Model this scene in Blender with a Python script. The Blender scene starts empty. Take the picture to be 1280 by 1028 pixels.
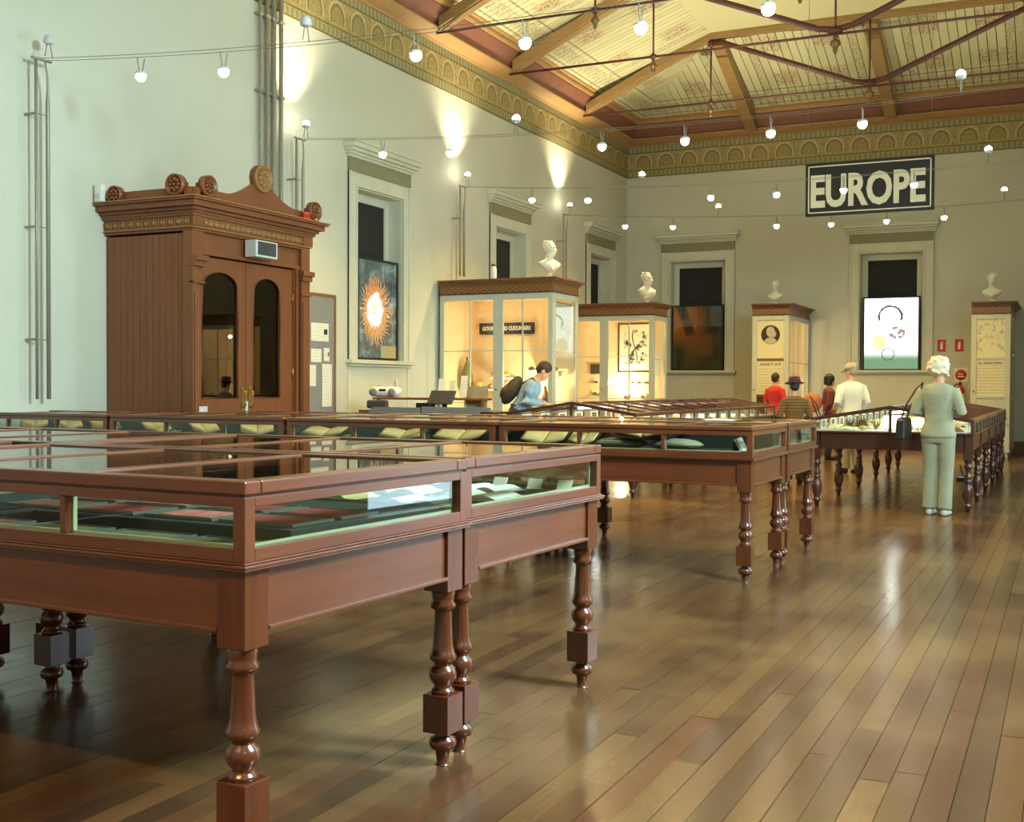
import bpy, bmesh, math, random
from math import sin, cos, pi, radians as rad, sqrt
from mathutils import Vector, Matrix
random.seed(7)
S = bpy.context.scene
COL = S.collection

# ------------------------------------------------------------------ camera, world, daylight, exposure
F_PX, CAM_H = 1456.6, 1.35
yaw, pitch, roll = rad(25.4665), rad(-1.2049), rad(0.2408)
fw = Vector((cos(yaw), sin(yaw), 0)); rt = Vector((sin(yaw), -cos(yaw), 0)); up = Vector((0, 0, 1))
f2 = fw*cos(pitch) + up*sin(pitch); u2 = up*cos(pitch) - fw*sin(pitch)
r3 = rt*cos(roll) + u2*sin(roll); u3 = u2*cos(roll) - rt*sin(roll)
cd = bpy.data.cameras.new('camera'); cam = bpy.data.objects.new('camera', cd); COL.objects.link(cam)
cam.matrix_world = Matrix(((r3.x, u3.x, -f2.x, 0), (r3.y, u3.y, -f2.y, 0), (r3.z, u3.z, -f2.z, CAM_H), (0, 0, 0, 1)))
cd.sensor_width = 36; cd.sensor_fit = 'HORIZONTAL'; cd.lens = F_PX/1280*36; cd.clip_start = .05; cd.clip_end = 200
S.camera = cam
W = bpy.data.worlds.new('world'); S.world = W; W.use_nodes = True
W.node_tree.nodes['Background'].inputs[0].default_value = (.55, .75, 1, 1)
W.node_tree.nodes['Background'].inputs[1].default_value = 1.0
S.view_settings.view_transform = 'Standard'; S.view_settings.look = 'None'; S.view_settings.gamma = 1
S.view_settings.use_curve_mapping = False; S.view_settings.exposure = 0.13
S.cycles.transparent_max_bounces = 40; S.cycles.max_bounces = 10
S.cycles.sample_clamp_indirect = 6.0
DAY = [(-1.2, 60), (4.7, 1450), (9.7, 120), (13.4, 190)]           # centre X of the right-hand windows and the daylight each gives
LAMP_W = 170.0; UP_W = 360.0; LAMP_C = (1, .67, .19)
def light(name, kind, loc, energy, color, parent=None, **kw):
    l = bpy.data.lights.new(name, kind); l.energy = energy; l.color = color
    o = bpy.data.objects.new(name, l); COL.objects.link(o); o.location = loc
    for k, v in kw.items():
        if k == 'aim': o.rotation_euler = Vector(v).to_track_quat('-Z', 'Y').to_euler()
        else: setattr(l, k, v)
    if parent: o.parent = parent; 
    return o
for xc, e in DAY:
    tall = xc == 9.7                                                   # a glazed doorway, the others are windows
    light('window_daylight', 'AREA', (xc, -2.72, 2.2 if tall else (4.7 if xc < 6 else 3.05)), e, (.64, .90, 1.0), shape='RECTANGLE', size=1.7 if tall else 1.3, size_y=4.1 if tall else (1.8 if xc < 6 else 2.5), aim=(0, 1, -.7 if xc < 6 else -.05))

# ------------------------------------------------------------------ helpers
def sr(r, g=None, b=None):
    if g is None: g = b = r
    f = lambda c: (c/255/12.92) if c/255 <= .04045 else ((c/255+.055)/1.055)**2.4
    return (f(r), f(g), f(b), 1)
class MB:
    def __init__(s): s.v = []; s.f = []; s.sm = []
    def add(s, vs, fs, smooth=False, M=None):
        n = len(s.v)
        s.v += [tuple(M @ Vector(v)) if M else tuple(v) for v in vs]
        s.f += [tuple(i+n for i in f) for f in fs]; s.sm += [smooth]*len(fs); return s
    def box(s, a, b, M=None):
        x0, y0, z0 = a; x1, y1, z1 = b
        v = [(x0,y0,z0),(x1,y0,z0),(x1,y1,z0),(x0,y1,z0),(x0,y0,z1),(x1,y0,z1),(x1,y1,z1),(x0,y1,z1)]
        return s.add(v, [(0,3,2,1),(4,5,6,7),(0,1,5,4),(1,2,6,5),(2,3,7,6),(3,0,4,7)], False, M)
    def lathe(s, prof, n=20, M=None, cap=True):
        v = []; f = []
        for r, z in prof: v += [(r*cos(2*pi*k/n), r*sin(2*pi*k/n), z) for k in range(n)]
        for i in range(len(prof)-1):
            for k in range(n):
                f.append((i*n+k, i*n+(k+1) % n, (i+1)*n+(k+1) % n, (i+1)*n+k))
        if cap: f += [tuple(range(n))[::-1], tuple(range((len(prof)-1)*n, len(prof)*n))]
        return s.add(v, f, True, M)
    def rings(s, R, cap=True, smooth=True, M=None):
        n = len(R[0]); v = [p for r in R for p in r]; f = []
        for i in range(len(R)-1):
            for k in range(n): f.append((i*n+k, i*n+(k+1) % n, (i+1)*n+(k+1) % n, (i+1)*n+k))
        if cap: f += [tuple(range(n))[::-1], tuple(range((len(R)-1)*n, len(R)*n))]
        return s.add(v, f, smooth, M)
    def tube(s, pts, r, n=10, M=None):
        pts = [Vector(p) for p in pts]
        rs = r if isinstance(r, (list, tuple)) else [r]*len(pts)
        R = []
        ref = None
        for i, p in enumerate(pts):
            t = (pts[min(i+1, len(pts)-1)] - pts[max(i-1, 0)]).normalized()
            if ref is None: ref = Vector((0, 0, 1)) if abs(t.z) < .9 else Vector((1, 0, 0))
            a = t.cross(ref)
            if a.length < 1e-4: a = t.orthogonal()
            a.normalize(); b = t.cross(a); ref = -b if False else ref
            R.append([tuple(p + a*rs[i]*cos(2*pi*k/n) + b*rs[i]*sin(2*pi*k/n)) for k in range(n)])
        return s.rings(R, True, True, M)
    def ball(s, c, r, n=12, m=8, M=None):
        rx, ry, rz = (r, r, r) if not isinstance(r, (tuple, list)) else r
        R = []
        for i in range(m+1):
            th = -pi/2 + pi*i/m; rr = max(cos(th), .03)
            R.append([(c[0]+rx*rr*cos(2*pi*k/n), c[1]+ry*rr*sin(2*pi*k/n), c[2]+rz*sin(th)) for k in range(n)])
        return s.rings(R, True, True, M)
    def prism(s, poly, axis, a, b, M=None):
        """poly of 2D points extruded along axis (0,1,2) from a to b"""
        def P(u, v, w): return (w, u, v) if axis == 0 else ((u, w, v) if axis == 1 else (u, v, w))
        n = len(poly); v = [P(p[0], p[1], a) for p in poly] + [P(p[0], p[1], b) for p in poly]
        f = [tuple(range(n))[::-1], tuple(range(n, 2*n))] + [(k, (k+1) % n, n+(k+1) % n, n+k) for k in range(n)]
        return s.add(v, f, False, M)
    def mesh(s, name):
        me = bpy.data.meshes.new(name); me.from_pydata(s.v, [], s.f)
        me.polygons.foreach_set('use_smooth', s.sm); me.update()
        bm = bmesh.new(); bm.from_mesh(me); bmesh.ops.recalc_face_normals(bm, faces=bm.faces); bm.to_mesh(me); bm.free()
        return me
def link(name, me, m, parent=None, M=None):
    o = bpy.data.objects.new(name, me); COL.objects.link(o)
    if m is not None and not me.materials: me.materials.append(m)
    if parent: o.parent = parent
    if M is not None: o.matrix_basis = M
    return o
def obj(name, mb, m, parent=None, bevel=0, M=None):
    o = link(name, mb.mesh(name), m, parent, M)
    if bevel:
        b = o.modifiers.new('bevel', 'BEVEL'); b.width = bevel; b.segments = 2; b.limit_method = 'ANGLE'; b.angle_limit = rad(40)
    return o
def parts(name, boxes, m, parent=None, bevel=0, M=None):
    return [obj(name, B(a, b), m, parent, bevel, M) for a, b in boxes]
def tag(o, label, cat, group=None, kind=None):
    if label: o['label'] = label
    if cat: o['category'] = cat
    if group: o['group'] = group
    if kind: o['kind'] = kind
    return o
def thing(name, label, cat, loc=(0, 0, 0), rz=0, group=None, kind=None):
    o = bpy.data.objects.new(name, None); COL.objects.link(o); o.location = loc; o.rotation_euler = (0, 0, rz)
    o.empty_display_size = .1
    return tag(o, label, cat, group, kind)
def struct(o): o['kind'] = 'structure'; return o
def B(a, b): return MB().box(a, b)
def copy_tree(src, loc=None, rz=None, label=None, group=None):
    r = src.copy(); COL.objects.link(r)
    if loc is not None: r.location = loc
    if rz is not None: r.rotation_euler = (0, 0, rz)
    if label: r['label'] = label
    if group: r['group'] = group
    for ch in list(src.children):
        c = ch.copy(); COL.objects.link(c); c.parent = r
        for g in list(ch.children):
            d = g.copy(); COL.objects.link(d); d.parent = c
    return r

# ------------------------------------------------------------------ materials
class NT:
    """tiny node-graph helper"""
    def __init__(s, name):
        s.m = bpy.data.materials.new(name); s.m.use_nodes = True; s.t = s.m.node_tree; s.n = s.t.nodes; s.l = s.t.links
        s.b = s.n['Principled BSDF']; s.out = s.n['Material Output']
    def node(s, typ, **kw):
        x = s.n.new(typ)
        for k, v in kw.items(): setattr(x, k, v)
        return x
    def put(s, sock, v):
        if v is None: return
        if isinstance(v, bpy.types.NodeSocket): s.l.new(v, sock)
        else: sock.default_value = v
    def math(s, op, a, b=None, c=None):
        x = s.node('ShaderNodeMath', operation=op)
        s.put(x.inputs[0], a); s.put(x.inputs[1], b); s.put(x.inputs[2], c); return x.outputs[0]
    def mix(s, fac, a, b, blend='MIX'):
        x = s.node('ShaderNodeMix', data_type='RGBA', blend_type=blend)
        s.put(x.inputs[0], fac); s.put(x.inputs[6], a); s.put(x.inputs[7], b); return x.outputs[2]
    def noise(s, vec, scale, detail=3, rough=.5, out=0):
        x = s.node('ShaderNodeTexNoise'); s.put(x.inputs['Vector'], vec); x.inputs['Scale'].default_value = scale
        x.inputs['Detail'].default_value = detail; x.inputs['Roughness'].default_value = rough; return x.outputs[out]
    def pos(s): return s.node('ShaderNodeNewGeometry').outputs['Position']
    def objc(s): return s.node('ShaderNodeTexCoord').outputs['Object']
    def xyz(s, v):
        x = s.node('ShaderNodeSeparateXYZ'); s.put(x.inputs[0], v); return x.outputs
    def comb(s, a, b, c):
        x = s.node('ShaderNodeCombineXYZ'); s.put(x.inputs[0], a); s.put(x.inputs[1], b); s.put(x.inputs[2], c); return x.outputs[0]
    def scale(s, v, sc):
        x = s.node('ShaderNodeMapping'); s.put(x.inputs[0], v); x.inputs['Scale'].default_value = sc; return x.outputs[0]
    def ramp(s, fac, stops):
        x = s.node('ShaderNodeValToRGB'); s.put(x.inputs[0], fac); e = x.color_ramp.elements
        while len(e) < len(stops): e.new(.5)
        for i, (p, c) in enumerate(stops): e[i].position = p; e[i].color = c
        return x.outputs[0]
    def step(s, v, edge, soft):
        x = s.node('ShaderNodeMapRange', interpolation_type='SMOOTHSTEP')
        s.put(x.inputs[0], v); x.inputs[1].default_value = edge-soft; x.inputs[2].default_value = edge+soft; return x.outputs[0]
    def band(s, v, lo, hi, soft):
        return s.math('MULTIPLY', s.step(v, lo, soft), s.math('SUBTRACT', 1.0, s.step(v, hi, soft)))
    def bump(s, h, st, dist=.01):
        x = s.node('ShaderNodeBump'); x.inputs['Strength'].default_value = st; x.inputs['Distance'].default_value = dist
        s.put(x.inputs['Height'], h); s.l.new(x.outputs[0], s.b.inputs['Normal'])
    def set(s, col=None, rough=None, **kw):
        if col is not None: s.put(s.b.inputs['Base Color'], col)
        if rough is not None: s.put(s.b.inputs['Roughness'], rough)
        for k, v in kw.items(): s.put(s.b.inputs[k.replace('_', ' ')], v)
        return s.m
def plain(name, c, rough=.6, var=.12, sc=6, metal=0, **kw):
    t = NT(name); n = t.noise(t.objc(), sc, 3)
    d = tuple(x*(1-var) for x in c[:3])+(1,); e = tuple(min(1, x*(1+var)) for x in c[:3])+(1,)
    t.set(t.ramp(n, [(.3, d), (.7, e)]), rough, Metallic=metal, **kw); return t.m
def wood(name, c1, c2, rough=.32, axis='y', sc=1.0, coat=.25):
    t = NT(name); s = {'x': (.6, 9, 9), 'y': (9, .6, 9), 'z': (9, 9, .6)}[axis]
    v = t.scale(t.objc(), tuple(k*sc for k in s)); n = t.noise(v, 2.2, 5, .6); n2 = t.noise(t.objc(), 1.3, 2)
    f = t.math('ADD', t.math('MULTIPLY', n, .7), t.math('MULTIPLY', n2, .3))
    t.set(t.ramp(f, [(.32, c1), (.68, c2)]), t.math('ADD', rough-.06, t.math('MULTIPLY', n2, .14)), Coat_Weight=coat, Coat_Roughness=.26)
    t.bump(n, .08, .004); return t.m
def emit(name, c, st):
    t = NT(name); t.set((0, 0, 0, 1), .5, Emission_Color=c, Emission_Strength=st); return t.m
def glassmat(name, tint=(.93, .96, .94, 1), rough=.015, ior=1.5):
    t = NT(name); t.n.remove(t.b)
    fr = t.node('ShaderNodeFresnel'); bf = t.node('ShaderNodeNewGeometry').outputs['Backfacing']
    t.put(fr.inputs[0], t.math('SUBTRACT', ior, t.math('MULTIPLY', bf, ior-1/ior)))      # the far face of a thin pane reflects like the near one
    tr = t.node('ShaderNodeBsdfTransparent'); tr.inputs[0].default_value = tint
    gl = t.node('ShaderNodeBsdfGlossy'); gl.inputs['Roughness'].default_value = rough
    mx = t.node('ShaderNodeMixShader'); t.l.new(fr.outputs[0], mx.inputs[0]); t.l.new(tr.outputs[0], mx.inputs[1]); t.l.new(gl.outputs[0], mx.inputs[2])
    t.l.new(mx.outputs[0], t.out.inputs[0]); return t.m
M_ = {}
M_['mah'] = wood('mahogany', sr(84, 37, 14), sr(114, 56, 24), .3, 'y', coat=.7)
M_['mahx'] = wood('mahogany_cross', sr(84, 37, 14), sr(114, 56, 24), .3, 'x', coat=.7)
M_['mahz'] = wood('mahogany_turned', sr(76, 34, 13), sr(104, 50, 22), .2, 'z', coat=.5)
M_['dark'] = wood('dark_mahogany', sr(62, 30, 20), sr(88, 44, 28), .28, 'z', coat=.4)
M_['darkx'] = wood('dark_mahogany_rail', sr(70, 34, 22), sr(96, 48, 30), .3, 'x')
M_['porch'] = wood('porch_paintwork', sr(114, 62, 29), sr(130, 74, 36), .42, 'z', coat=.1)
M_['porchgold'] = plain('gilt_moulding', sr(152, 108, 58), .4, .15, 30)
M_['casegold'] = wood('oak_cornice', sr(104, 62, 30), sr(140, 90, 46), .4, 'y')
M_['glass'] = glassmat('case_glass')
M_['darkglass'] = glassmat('porch_glass', (.30, .32, .26, 1), .01, 2.0)
M_['pale'] = plain('pale_fillet_paint', sr(160, 162, 122), .5, .05)
M_['wall'] = None
M_['trim'] = plain('window_joinery_paint', sr(206, 205, 180), .45, .03, 3)
M_['casepaint'] = plain('grey_green_case_paint', sr(196, 197, 176), .42, .04, 4)
M_['blind'] = plain('black_roller_blind', sr(36, 35, 30), .8, .2, 60)
M_['steel'] = plain('grey_conduit', sr(150, 144, 128), .4, .08, 20, .2)
M_['wire'] = plain('thin_wire', sr(140, 138, 124), .5, .05, 10, .5)
M_['iron'] = plain('oxide_red_iron', sr(82, 44, 36), .5, .12, 20)
M_['bronze'] = plain('gilt_pendant', sr(120, 96, 60), .4, .2, 20, .4)
M_['rib'] = wood('ochre_rib_paint', sr(134, 106, 62), sr(156, 126, 76), .5, 'y', coat=.05)
M_['red'] = plain('terracotta_cove_paint', sr(130, 84, 64), .6, .08, 5)
M_['ochre'] = plain('ochre_moulding_paint', sr(166, 130, 80), .5, .06, 8)
M_['cream'] = plain('cream_card', sr(226, 218, 190), .8, .04)
M_['white'] = plain('white_card', sr(232, 232, 224), .7, .03)
M_['black'] = plain('black_card', sr(26, 25, 24), .5, .2)
M_['plaster'] = plain('white_plaster_bust', sr(226, 222, 200), .5, .04, 20)
M_['baize'] = plain('dark_green_baize', sr(27, 33, 26), .95, .15, 60)
M_['greybaize'] = plain('grey_display_cloth', sr(96, 106, 100), .95, .1, 60)
M_['whitebed'] = plain('white_display_bed', sr(224, 226, 212), .8, .05)
M_['grey'] = plain('grey_display_board', sr(128, 130, 128), .7, .04)
M_['greydark'] = plain('dark_grey_plastic', sr(62, 62, 60), .5, .1)
M_['lightgrey'] = plain('silver_plastic', sr(204, 204, 198), .35, .05)
M_['redp'] = plain('signal_red_paint', sr(196, 40, 28), .4, .05)
M_['greenp'] = plain('stencil_green', sr(136, 132, 98), .6, .18, 40)
M_['bulb'] = emit('halogen_glow', (1, .93, .78, 1), 60)
M_['peach'] = plain('peach_display_lining', sr(236, 204, 156), .8, .03)
M_['brass'] = plain('aged_brass', sr(170, 140, 70), .35, .1, 20, .8)
M_['leaf'] = plain('paper_leaf', sr(226, 194, 128), .8, .08, 25)
M_['leather'] = plain('brown_leather', sr(70, 52, 36), .5, .2, 20)
M_['cushion'] = plain('sage_cushion', sr(150, 150, 124), .9, .08, 15)
M_['knob'] = M_['brass']
def wallmat():
    t = NT('distempered_wall'); p = t.pos(); n = t.noise(p, .5, 3); n2 = t.noise(p, 30, 2)
    t.set(t.ramp(n, [(.35, sr(196, 196, 174)), (.65, sr(204, 203, 182))]), .62); t.bump(n2, .04, .004); return t.m
M_['wall'] = wallmat()
def friezemat(axis):
    """stencilled band: arches of beads with fans, a green border above and below"""
    t = NT('stencilled_frieze_'+'xy'[axis]); p = t.pos(); X = t.xyz(p)
    z = t.math('SUBTRACT', X[2], 6.38); u = t.math('SUBTRACT', t.math('FRACT', t.math('DIVIDE', X[axis], .56)), .5); u = t.math('MULTIPLY', u, .56)
    base = t.ramp(t.noise(p, 40, 4, .7), [(.35, sr(150, 130, 74)), (.65, sr(184, 164, 104))])
    zz = t.math('SUBTRACT', z, .30); r = t.math('SQRT', t.math('ADD', t.math('MULTIPLY', u, u), t.math('MULTIPLY', t.math('MULTIPLY', zz, zz), .72)))
    a = t.math('ARCTAN2', zz, u)
    above = t.step(zz, -.07, .02)
    bead = t.math('GREATER_THAN', t.math('SINE', t.math('MULTIPLY', a, 34.0)), -.3)
    arch = t.math('MULTIPLY', t.math('MULTIPLY', t.band(r, .135, .185, .012), above), bead)
    c = t.mix(t.math('MULTIPLY', arch, .85), base, sr(78, 66, 48))
    lit = t.math('MULTIPLY', t.math('MULTIPLY', t.band(r, .19, .215, .008), above), .6)
    c = t.mix(lit, c, sr(206, 196, 158))
    fan = t.math('MULTIPLY', t.math('MULTIPLY', t.band(r, .03, .115, .012), above), t.math('GREATER_THAN', t.math('SINE', t.math('MULTIPLY', a, 16.0)), 0.0))
    c = t.mix(t.math('MULTIPLY', fan, .5), c, sr(90, 78, 54))
    u2 = t.math('SUBTRACT', t.math('ABSOLUTE', u), .28); z2 = t.math('SUBTRACT', z, .38)
    spray = t.math('MULTIPLY', t.step(t.noise(t.scale(p, (1, 1, .5)), 26, 3), .54, .03), t.band(t.math('ABSOLUTE', u2), -1, .07, .02))
    c = t.mix(t.math('MULTIPLY', spray, .35), c, sr(96, 88, 58))
    tooth = t.math('GREATER_THAN', t.math('SINE', t.math('MULTIPLY', X[axis], 58.0)), 0.0)
    green = t.mix(tooth, sr(128, 128, 90), sr(162, 152, 106))
    border = t.math('MAXIMUM', t.band(z, .03, .14, .006), t.band(z, .585, .80, .006))
    c = t.mix(border, c, green)
    for e in (.0, .155, .57): c = t.mix(t.math('MULTIPLY', t.band(z, e, e+.022, .004), .75), c, sr(74, 56, 36))
    t.set(c, .65); return t.m
M_['frx'] = friezemat(0); M_['fry'] = friezemat(1)
def boardmat():
    """cream-green ceiling boards with the printed stencil bands of each bay"""
    t = NT('stencilled_ceiling_board'); p = t.pos(); X = t.xyz(p)
    rnd = t.node('ShaderNodeObjectInfo').outputs['Random']
    c = t.mix(rnd, sr(196, 192, 144), sr(208, 204, 160))
    c = t.mix(t.math('MULTIPLY', t.noise(p, .8, 2), .35), c, sr(176, 184, 148))
    z = t.math('SUBTRACT', X[2], 7.66)
    at = t.node('ShaderNodeAttribute', attribute_type='OBJECT', attribute_name='edge').outputs['Fac']     # metres from the nearest rib
    tex = t.step(t.noise(p, 34, 3, .6), .52, .05)
    low = t.band(z, .07, .17, .008); side = t.band(at, .42, .62, .02)
    c = t.mix(t.math('MULTIPLY', t.math('MAXIMUM', low, side), t.math('MULTIPLY', tex, .7)), c, sr(120, 96, 66))
    for e in (.035, .2): c = t.mix(t.math('MULTIPLY', t.band(z, e, e+.012, .004), .7), c, sr(112, 84, 56))
    rose = t.math('MULTIPLY', t.math('MULTIPLY', t.band(z, .25, .40, .03), t.band(at, .75, 1.25, .1)), t.step(t.noise(p, 22, 4, .7), .5, .05))
    c = t.mix(t.math('MULTIPLY', rose, .8), c, sr(150, 98, 82))
    rose2 = t.math('MULTIPLY', t.math('MULTIPLY', t.band(z, .64, .82, .03), t.band(at, .7, 1.2, .1)), t.step(t.noise(p, 22, 4, .7), .5, .05))
    c = t.mix(t.math('MULTIPLY', rose2, .8), c, sr(150, 98, 82))
    t.set(c, .55); return t.m
M_['board'] = boardmat()
def floormat(island):
    t = NT('polished_jarrah_'+('stuff' if island else 'plank')); p = t.pos()
    rnd = t.node('ShaderNodeNewGeometry').outputs['Random Per Island'] if island else t.node('ShaderNodeObjectInfo').outputs['Random']
    off = t.comb(t.math('MULTIPLY', rnd, 37.0), t.math('MULTIPLY', rnd, 11.0), 0.0)
    vadd = t.node('ShaderNodeVectorMath', operation='ADD'); t.put(vadd.inputs[0], p); t.put(vadd.inputs[1], off)
    g = t.noise(t.scale(vadd.outputs[0], (.9, 16, 1)), 2.4, 5, .62)
    worn = t.noise(p, .55, 4, .6); fine = t.noise(p, 5, 4, .65)
    base = t.ramp(rnd, [(0, sr(70, 48, 32)), (.3, sr(96, 64, 38)), (.6, sr(112, 80, 48)), (.8, sr(84, 54, 36)), (1, sr(104, 60, 36))])
    c = t.mix(t.math('MULTIPLY', g, .55), base, sr(58, 40, 26))
    c = t.mix(t.math('MULTIPLY', t.step(worn, .55, .12), .45), c, sr(146, 112, 70))
    rough = t.math('ADD', t.math('ADD', .08, t.math('MULTIPLY', worn, .14)), t.math('MULTIPLY', fine, .12))
    t.set(c, rough)
    t.bump(t.math('ADD', t.math('MULTIPLY', g, .5), t.math('MULTIPLY', fine, .5)), .05, .004); return t.m
M_['plank'] = floormat(False); M_['planks'] = floormat(True)
M_['gap'] = plain('floor_underlay', sr(40, 26, 18), .9)

# ------------------------------------------------------------------ room shell
YL, XE, YR, XN = 9.655, 26.685, -2.62, -3.6
ZW = 6.38
# windows of the left wall: centre X; of the far wall: centre Y
WL = [15.46, 20.14, 24.90]; WE = [7.88, 3.52]
OW, OZ0, OZ1 = 1.34, 1.745, 4.33                                     # opening width, sill and head height
def wall_with_holes(mb, axis, at0, at1, lo, hi, centres, zt, w=OW, z0=OZ0, z1=OZ1):
    def bx(a, b, za, zb):
        if axis == 'x': mb.box((a, at0, za), (b, at1, zb))
        else: mb.box((at0, a, za), (at1, b, zb))
    cur = lo
    for c in sorted(centres):
        bx(cur, c-w/2, 0, zt); bx(c-w/2, c+w/2, 0, z0); bx(c-w/2, c+w/2, z1, zt); cur = c+w/2
    bx(cur, hi, 0, zt); return mb
wl = struct(obj('wall_left', wall_with_holes(MB(), 'x', YL, YL+.5, XN-.5, XE+.5, WL, 8.2), M_['wall']))
we = struct(obj('wall_far', wall_with_holes(MB(), 'y', XE, XE+.5, YR-.5, YL, WE, 8.2), M_['wall']))
wr_ = wall_with_holes(wall_with_holes(MB(), 'x', YR-.5, YR, XN-.5, 6.0, [d[0] for d in DAY[:2]], 8.2, 1.34, 3.78, 5.62), 'x', YR-.5, YR, 6.0, 11.5, [DAY[2][0]], 8.2, 1.75, .1)
wall_with_holes(wr_, 'x', YR-.5, YR, 11.5, XE, [DAY[3][0]], 8.2)
wr = struct(obj('wall_right', wr_, M_['wall']))
wn = struct(obj('wall_near', B((XN-.5, YR, 0), (XN, YL, 8.2)), M_['wall']))
for o, nm in ((wl, 'left'), (we, 'far'), (wr, 'right'), (wn, 'near')): tag(o, f'cream distempered {nm} wall of the hall', None)
# floor: slab with every nearer plank a part of its own, the rest joined
fl = struct(obj('floor', B((XN, YR, -.2), (XE, YL, -.02)), M_['gap'])); tag(fl, 'polished brown timber plank floor', None)
PWD, PLN = .105, 2.3
pm = MB().box((0, .0012, -.02), (PLN-.003, PWD-.0012, 0)).mesh('plank'); pm.materials.append(M_['plank'])
cells = []
nrow = int((YL-YR)/PWD)
for r in range(nrow):
    o0 = XN - random.uniform(0, PLN)
    k = 0
    while o0 + k*PLN < XE:
        x = o0 + k*PLN; y = YR + r*PWD; k += 1
        cx, cy = x+PLN/2, y+PWD/2
        # in the frame?
        best = 1e9
        for q in (.0, .25, .5, .75, 1):
            d = Vector((x+PLN*q, cy, -CAM_H)); zc = d.dot(f2)
            if zc > .5 and abs(d.dot(r3)/zc*F_PX) < 690 and abs(d.dot(u3)/zc*F_PX) < 560: best = min(best, zc)
        cells.append((best, x, y))
cells.sort()
stuff = MB()
for i, (d, x, y) in enumerate(cells):
    tl = random.uniform(-.0006, .0006); h = random.uniform(-.0008, .0008)
    if i < 300 and x > XN and x+PLN < XE:
        o = link('plank', pm, None, fl); o.location = (x, y, h); o.rotation_euler = (random.uniform(-.004, .004), 0, 0)
    else:
        x0, x1 = max(x, XN), min(x+PLN-.003, XE); y0, y1 = y+.0012, min(y+PWD-.0012, YL)
        if x1 > x0: stuff.add([(x0, y0, h-tl), (x1, y0, h-tl), (x1, y1, h+tl), (x0, y1, h+tl), (x0, y0, -.02), (x1, y0, -.02), (x1, y1, -.02), (x0, y1, -.02)],
                  [(0, 1, 2, 3), (0, 1, 5, 4), (3, 2, 6, 7), (1, 2, 6, 5), (0, 3, 7, 4)])
so = obj('plank_field', stuff, M_['planks'], fl); so['kind'] = 'stuff'
bb = struct(obj('baseboard_far', MB().box((XE-.03, YR, 0), (XE, YL, .2)).box((XE-.018, YR, .2), (XE, YL, .24)), M_['red']))
bl = struct(obj('baseboard_left', MB().box((XN, YL-.03, 0), (XE, YL, .2)).box((XN, YL-.018, .2), (XE, YL, .24)), M_['red']))
# frieze and cornice: profile runs (inset, z)
def run_left(prof, x0=XN, x1=XE):   # closed profile of (inset, z), mitred at the far corner
    v = [(x0, YL-d, z) for d, z in prof] + [(XE-d, YL-d, z) for d, z in prof]; n = len(prof)
    return MB().add(v, [tuple(range(n)), tuple(range(n, 2*n))] + [(k, (k+1) % n, n+(k+1) % n, n+k) for k in range(n)])
def run_far(prof):
    v = [(XE-d, YL-d, z) for d, z in prof] + [(XE-d, YR, z) for d, z in prof]; n = len(prof)
    return MB().add(v, [tuple(range(n)), tuple(range(n, 2*n))] + [(k, (k+1) % n, n+(k+1) % n, n+k) for k in range(n)])
PF = [(0, 6.38), (.02, 6.38), (.02, 7.12), (0, 7.12)]
PC = [(0, 7.10), (.05, 7.10), (.07, 7.13), (.15, 7.16), (.24, 7.21), (.27, 7.23), (.27, 7.255), (.06, 7.27), (0, 7.27)]
PR = [(.10, 7.27), (.20, 7.27), (.40, 7.53), (.40, 7.55), (.10, 7.55)]
PB = [(.30, 7.55), (.45, 7.55), (.47, 7.58), (.47, 7.63), (.53, 7.645), (.53, 7.69), (.30, 7.69)]
k = 0
for prof, ml, mf, lab in ((PF, M_['frx'], M_['fry'], 'stencilled olive frieze with arched fan motifs and green borders'), (PC, M_['ochre'], M_['ochre'], 'ochre cornice moulding above the frieze'),
                          (PR, M_['red'], M_['red'], 'terracotta cove above the cornice'), (PB, M_['ochre'], M_['ochre'], 'ochre wall plate at the foot of the boarded ceiling')):
    k += 1
    tag(struct(obj(f'trim_{k}', run_left(prof), ml)), lab+' along the left wall', None)
    k += 1
    tag(struct(obj(f'trim_{k}', run_far(prof), mf)), lab+' along the far wall', None)
# ceiling: trapezoid section with a hipped far end
CE = [(.50, 7.66), (3.02, 8.56)]                                     # (inset, z) foot and head of the slope
XK = 23.40                                                          # head of the hip
YM = (YL+YR)/2
ceil = struct(obj('ceiling', MB().box((XN, YR, 8.80), (XE, YL, 8.95)).box((XN, YL, 8.1), (XE, YL+.3, 8.9)).box((XE, YR, 8.1), (XE+.3, YL, 8.9)), M_['leather']))
tag(ceil, 'boarded hipped ceiling with stencilled bays', None)
TRUSS = [23.36, 19.7, 16.9, 13.4, 9.9, 6.4, 2.9]
BW = .17; TH = .02
def edge_dist(x): return min(abs(x-t) for t in TRUSS)
# slope boards of the left side (whole ones share one mesh)
sl = Vector((0, -(CE[1][0]-CE[0][0]), CE[1][1]-CE[0][1])); nrm = Vector((0, -sl.z, sl.y)).normalized()
def slope_board(x0, x1, t0a=1.0, t1a=1.0, side=1):
    """board from the slope's foot up to fraction t at each edge"""
    y0 = YL-CE[0][0]; z0 = CE[0][1]
    def P(x, t, k):
        y = y0+sl.y*t; z = z0+sl.z*t + (TH if k else 0)
        return (x, y if side > 0 else 2*YM-y, z)
    v = [P(x0, 0, 0), P(x1, 0, 0), P(x1, t1a, 0), P(x0, t0a, 0), P(x0, 0, 1), P(x1, 0, 1), P(x1, t1a, 1), P(x0, t0a, 1)]
    return MB().add(v, [(0, 1, 2, 3), (4, 7, 6, 5), (0, 4, 5, 1), (1, 5, 6, 2), (2, 6, 7, 3), (3, 7, 4, 0)])
GAP = .014
m_full = slope_board(0, BW-GAP).mesh('board'); m_full.materials.append(M_['board'])
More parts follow.
